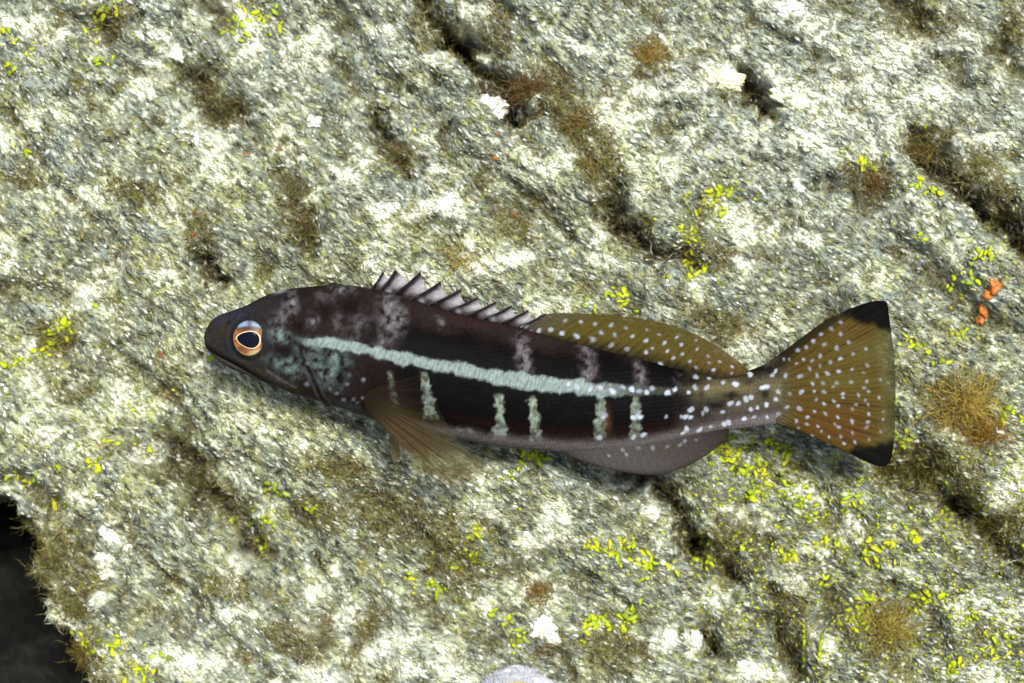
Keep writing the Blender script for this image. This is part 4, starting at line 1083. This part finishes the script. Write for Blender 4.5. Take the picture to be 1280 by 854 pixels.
TU = [
 (812, 72, 18, 34, 170, (158, 132, 66), 'golden brown algae tuft on the rock near the top, right of the long crevice'),
 (664, 112, 26, 26, 240, (104, 80, 48), 'dark brown algae tuft hanging over the right lip of the long crevice'),
 (722, 158, 26, 26, 200, (132, 112, 60), 'olive brown algae tuft right of the white rounded stone'),
 (735, 205, 22, 24, 160, (140, 120, 62), 'olive algae tuft lower along the crevice from the rounded stone'),
 (270, 128, 28, 24, 230, (96, 84, 58), 'dark grey-brown algae tuft in the shallow pit at upper left'),
 (365, 245, 24, 30, 220, (108, 96, 62), 'brown algae tuft in the hollow above the fish head'),
 (378, 290, 18, 24, 140, (92, 78, 50), 'dark brown algae tuft lowest in the hollow above the fish head'),
 (500, 195, 16, 22, 110, (110, 92, 62), 'small brown algae tuft in the pit above the spiny fin'),
 (1205, 505, 34, 46, 360, (172, 150, 74), 'largest golden fluffy algae tuft right of the tail fin'),
 (1228, 545, 26, 34, 200, (146, 114, 48), 'rusty golden algae tuft below the largest fluffy one'),
 (1165, 590, 32, 28, 240, (92, 80, 40), 'dark olive algae tuft right below the lower tail tip'),
 (1115, 790, 36, 38, 320, (164, 148, 74), 'golden algae tuft near the bottom at right, above the dark base'),
 (1090, 222, 22, 24, 150, (122, 96, 58), 'reddish brown algae tuft below the flat green clump at upper right'),
 (1168, 180, 24, 28, 180, (130, 112, 62), 'olive algae tuft above the dark cleft at upper right'),
 (1225, 205, 30, 28, 220, (150, 140, 88), 'pale olive algae tuft on the block above the dark cleft'),
 (1250, 655, 26, 28, 190, (88, 78, 44), 'dark olive algae tuft at the right edge by the lower cleft'),
 (673, 742, 18, 24, 130, (148, 118, 58), 'amber algae tuft above the white stone near the bottom'),
 (680, 812, 16, 18, 110, (118, 88, 38), 'amber brown algae tuft right below the white stone'),
 (240, 615, 18, 26, 150, (92, 80, 56), 'dark brown algae tuft in the upper crack below the fish throat'),
 (60, 428, 20, 18, 120, (142, 122, 60), 'brown algae tuft beneath the brightest yellow clump at left'),
 (95, 765, 20, 28, 150, (116, 106, 60), 'olive algae tuft on the edge of the black hollow'),
 (58, 712, 20, 26, 130, (104, 92, 56), 'brown algae tuft on the middle of the rim of the black hollow'),
 (110, 812, 16, 24, 110, (112, 96, 48), 'brown algae tuft on the lowest part of the rim of the black hollow'),
 (28, 655, 16, 20, 100, (108, 102, 62), 'olive algae tuft on the top of the rim of the black hollow'),
 (905, 120, 12, 20, 80, (120, 112, 70), 'small olive algae tuft beside the dark slot at upper right'),
 (1130, 590, 18, 24, 120, (84, 74, 36), 'very dark algae tuft touching the lower tail tip'),
 (580, 330, 20, 18, 120, (176, 158, 84), 'yellow ochre algae tuft just above the spiny fin'),
]
for t_ in TU: tuft(*t_)

# pale stones and crust lumps
stone_mat = colour_material('pale_stone', rough=0.75, spec=0.2, bump=0.5, bump_scale=700, var=0.10, var_scale=350)
def lump(name, px, py, rx, ry, rz, deg, tint, label, cat, group=None, rough=.14, mat=stone_mat, sink=.25, tint2=None):
    na, nb = 48, 28
    th = np.linspace(0, math.pi, nb)[:, None]; a = np.linspace(0, 2 * math.pi, na, endpoint=False)[None]
    x = (np.sin(th) * np.cos(a)).ravel(); y = (np.sin(th) * np.sin(a)).ravel(); z = (np.cos(th) + 0 * a).ravel()
    sd_ = int(px * 3 + py)
    k = 1 + rough * (noise(x * 3 + px, y * 3 + z * 2.1, 1.7, sd_) + .8 * noise(x * 3 + z * 1.7, y * 3 + py, .8, sd_ + 3) + 0.4 * noise(x * 3 - z, y * 3 + z, .35, sd_ + 7))
    x, y, z = x * k * rx, y * k * ry, z * k * rz
    x, y = rot(x, y, -deg)
    c = np.tile(lin(*tint) * (.92 if name == 'pale_stone' else 1), (len(x), 1))
    c = mix(c, lin(*tint) * .42, ss(-.1, .6, noise(x + px, y + py, max(rx, ry) * .5, sd_ + 11)) * .7)
    c = mix(c, lin(80, 80, 52), .7 * ss(.15, .5, noise(x + px, y + py, 3.2, sd_ + 15)))
    c = mix(c, lin(96, 96, 70), .65 * ss(.2, .5, noise(x + px, y + py, 5, sd_ + 12)) * ss(.95, .6, z / rz))
    if tint2 is not None: c = mix(c, lin(*tint2), tint2_mask(x / rx, y / ry))
    V = np.stack([x * S, -y * S, z * S], 1)
    p = on_rock(px, py, sink * rz)
    o = link(name, mesh_np(name, V, [grid_faces(nb, na, True)], np.clip(c, .01, .85)), mat, None, Matrix.Translation(p))
    tag(o, label, cat, group)
    return o
def tint2_mask(u, v):
    return ss(.72, .55, np.hypot(u, v + .06))
G_ = 'pale stones and crust lumps on the rock'
for a_ in [
 (612, 134, 26, 16, 13, 12, (236, 234, 222), 'rounded white stone beside the lower end of the long dark crevice'),
 (684, 790, 24, 17, 11, 10, (240, 240, 222), 'white stone near the bottom above the pale cushion'),
 (381, 150, 19, 8, 7, -12, (244, 244, 234), 'small flat white stone on grey rock above the fish nape'),
 (998, 124, 34, 15, 11, 24, (240, 242, 208), 'broad cream lump right of the dark slot at upper right'),
 (905, 98, 26, 15, 10, 10, (226, 226, 184), 'cream yellow lump left of the dark slot at upper right'),
 (1012, 178, 15, 11, 8, 10, (236, 236, 208), 'small cream lump below the broad cream lump at upper right'),
 (560, 258, 17, 12, 7, -30, (238, 238, 222), 'white lump on the rock above the spiny fin'),
 (130, 668, 17, 10, 8, 48, (238, 238, 222), 'upper oblong white lump right of the black hollow'),
 (152, 688, 11, 8, 7, 40, (238, 238, 220), 'middle white lump right of the black hollow'),
 (124, 702, 10, 9, 7, 0, (236, 236, 210), 'round white lump nearest the black hollow'),
 (123, 722, 8, 7, 6, 0, (236, 236, 214), 'small white lump below the round one by the hollow'),
 (636, 326, 17, 8, 6, -12, (232, 226, 190), 'cream lump right above the fish back'),
 (230, 828, 13, 9, 8, 0, (240, 240, 228), 'round white lump near the bottom left'),
 (872, 806, 8, 15, 7, 0, (230, 234, 220), 'narrow white lump standing beside the small dark pit at the bottom'),
 (940, 842, 20, 12, 9, 20, (232, 232, 208), 'cream lump at the bottom edge right of the narrow white one'),
 (1236, 848, 22, 14, 9, 0, (214, 220, 190), 'pale greenish lump at the bottom right corner'),
 (986, 10, 20, 9, 7, 5, (240, 240, 228), 'white lump at the top edge right of centre'),
 (1232, 175, 16, 6, 5, 0, (240, 240, 220), 'thin white lump near the right edge at the top'),
 (212, 60, 18, 10, 6, 35, (236, 238, 222), 'white lump between the two algae clumps along the top'),
 (836, 802, 12, 14, 7, 10, (232, 234, 214), 'pale lump left of the narrow white one at the bottom'),
]:
    px, py, rx, ry, rz, dg, ti, lab = a_
    lump('pale_stone', px, py, rx, ry, rz, dg, ti, lab, 'stone', G_, rough=.34, sink=.5)

# orange sponges
sp_mat = colour_material('orange_sponge', rough=0.6, spec=0.25, bump=0.6, bump_scale=1200, var=0.2, var_scale=800)
so = bpy.data.objects.new('orange_sponge', None); C.objects.link(so)
so.empty_display_size = .004
b_ = on_rock(1238, 375); so.matrix_world = M @ Matrix.Translation(b_)
tag(so, 'bright orange upright sponge near the right edge above the tail', 'sponge')
for dx, dy, rx, ry in ((4, -18, 8, 11), (-3, -6, 8, 7), (-4, 10, 6, 12), (-7, 24, 5, 8)):
    na, nb = 20, 12
    th = np.linspace(0, math.pi, nb)[:, None]; a = np.linspace(0, 2 * math.pi, na, endpoint=False)[None]
    x = (np.sin(th) * np.cos(a)).ravel(); y = (np.sin(th) * np.sin(a)).ravel(); z = (np.cos(th) + 0 * a).ravel()
    k = 1 + .45 * noise(x * 2 + dx, y * 2 + z, 1.1, 31) + .3 * noise(x * 2 + z, y * 2 + dy, .5, 33)
    V = np.stack([x * k * rx * S, y * k * ry * S, z * k * 7 * S], 1)
    p = on_rock(1238 + dx, 375 + dy, -2) - b_
    link('branch', mesh_np('branch', V, [grid_faces(nb, na, True)], np.tile(lin(172, 104, 44), (len(x), 1))), sp_mat, so, Matrix.Translation(p))
for px, py, r, lab in ((346, 184, 5, 'rust dot of sponge on grey rock above the fish head'), (305, 191, 4.5, 'ochre dot of sponge left of the rust dot above the head'),
                       (243, 293, 5, 'rust dot of sponge above the fish snout'), (618, 197, 6, 'rust dot of sponge below the rounded white stone'), (622, 169, 4, 'small orange dot right below the rounded white stone'),
                       (643, 268, 6, 'orange dot of sponge on rock above the fish back'), (206, 444, 7, 'brown dot of sponge left of the fish mouth'), (246, 266, 4, 'small ochre dot of sponge higher above the snout')):
    lump('sponge_dot', px, py, r * 1.0, r * .7, r * .5, 20, (146, 88, 50) if r != 7 else (120, 80, 50), lab, 'sponge', 'small sponge dots on the rock', rough=.3, mat=sp_mat, sink=.2)

# the pale rimmed cushion at the bottom edge
cush = lump('cushion_sponge', 646, 882, 58, 50, 20, 0, (190, 190, 196), 'pale fuzzy rimmed cushion with olive middle at the bottom edge', 'sponge', None, rough=.05, sink=-.2, tint2=(150, 140, 84))
rd = np.random.default_rng(5)
n = 2600
a = rd.uniform(0, 2 * math.pi, n); q = rd.uniform(.66, 1.0, n)
hx, hy = np.cos(a) * q, np.sin(a) * q
hz = np.sqrt(np.clip(1 - q * q, 0, 1)) * 24
p0 = np.stack([hx * 58 * S, -hy * 50 * S, hz * S], 1)
dr = np.stack([hx, -hy, .9 - q * .6], 1) + rd.normal(0, .25, (n, 3))
p1 = p0 + dr * 5.0 * S
sd_ = np.cross(dr, rd.normal(0, 1, (n, 3))); sd_ /= np.linalg.norm(sd_, axis=1, keepdims=True); s2 = np.cross(dr, sd_)
V = np.stack([p0 + sd_ * .5 * S, p0 - sd_ * .4 * S + s2 * .4 * S, p0 - sd_ * .4 * S - s2 * .4 * S, p1], 1).reshape(-1, 3)
F = (np.arange(n)[:, None, None] * 4 + np.array([[0, 1, 3], [1, 2, 3], [2, 0, 3]])[None]).reshape(-1, 3)
fz_ = link('fuzz', mesh_np('fuzz', V, [F], np.tile(lin(204, 204, 212), (4 * n, 1))), tuft_mat, cush, Matrix.Identity(4))
fz_['kind'] = 'stuff'
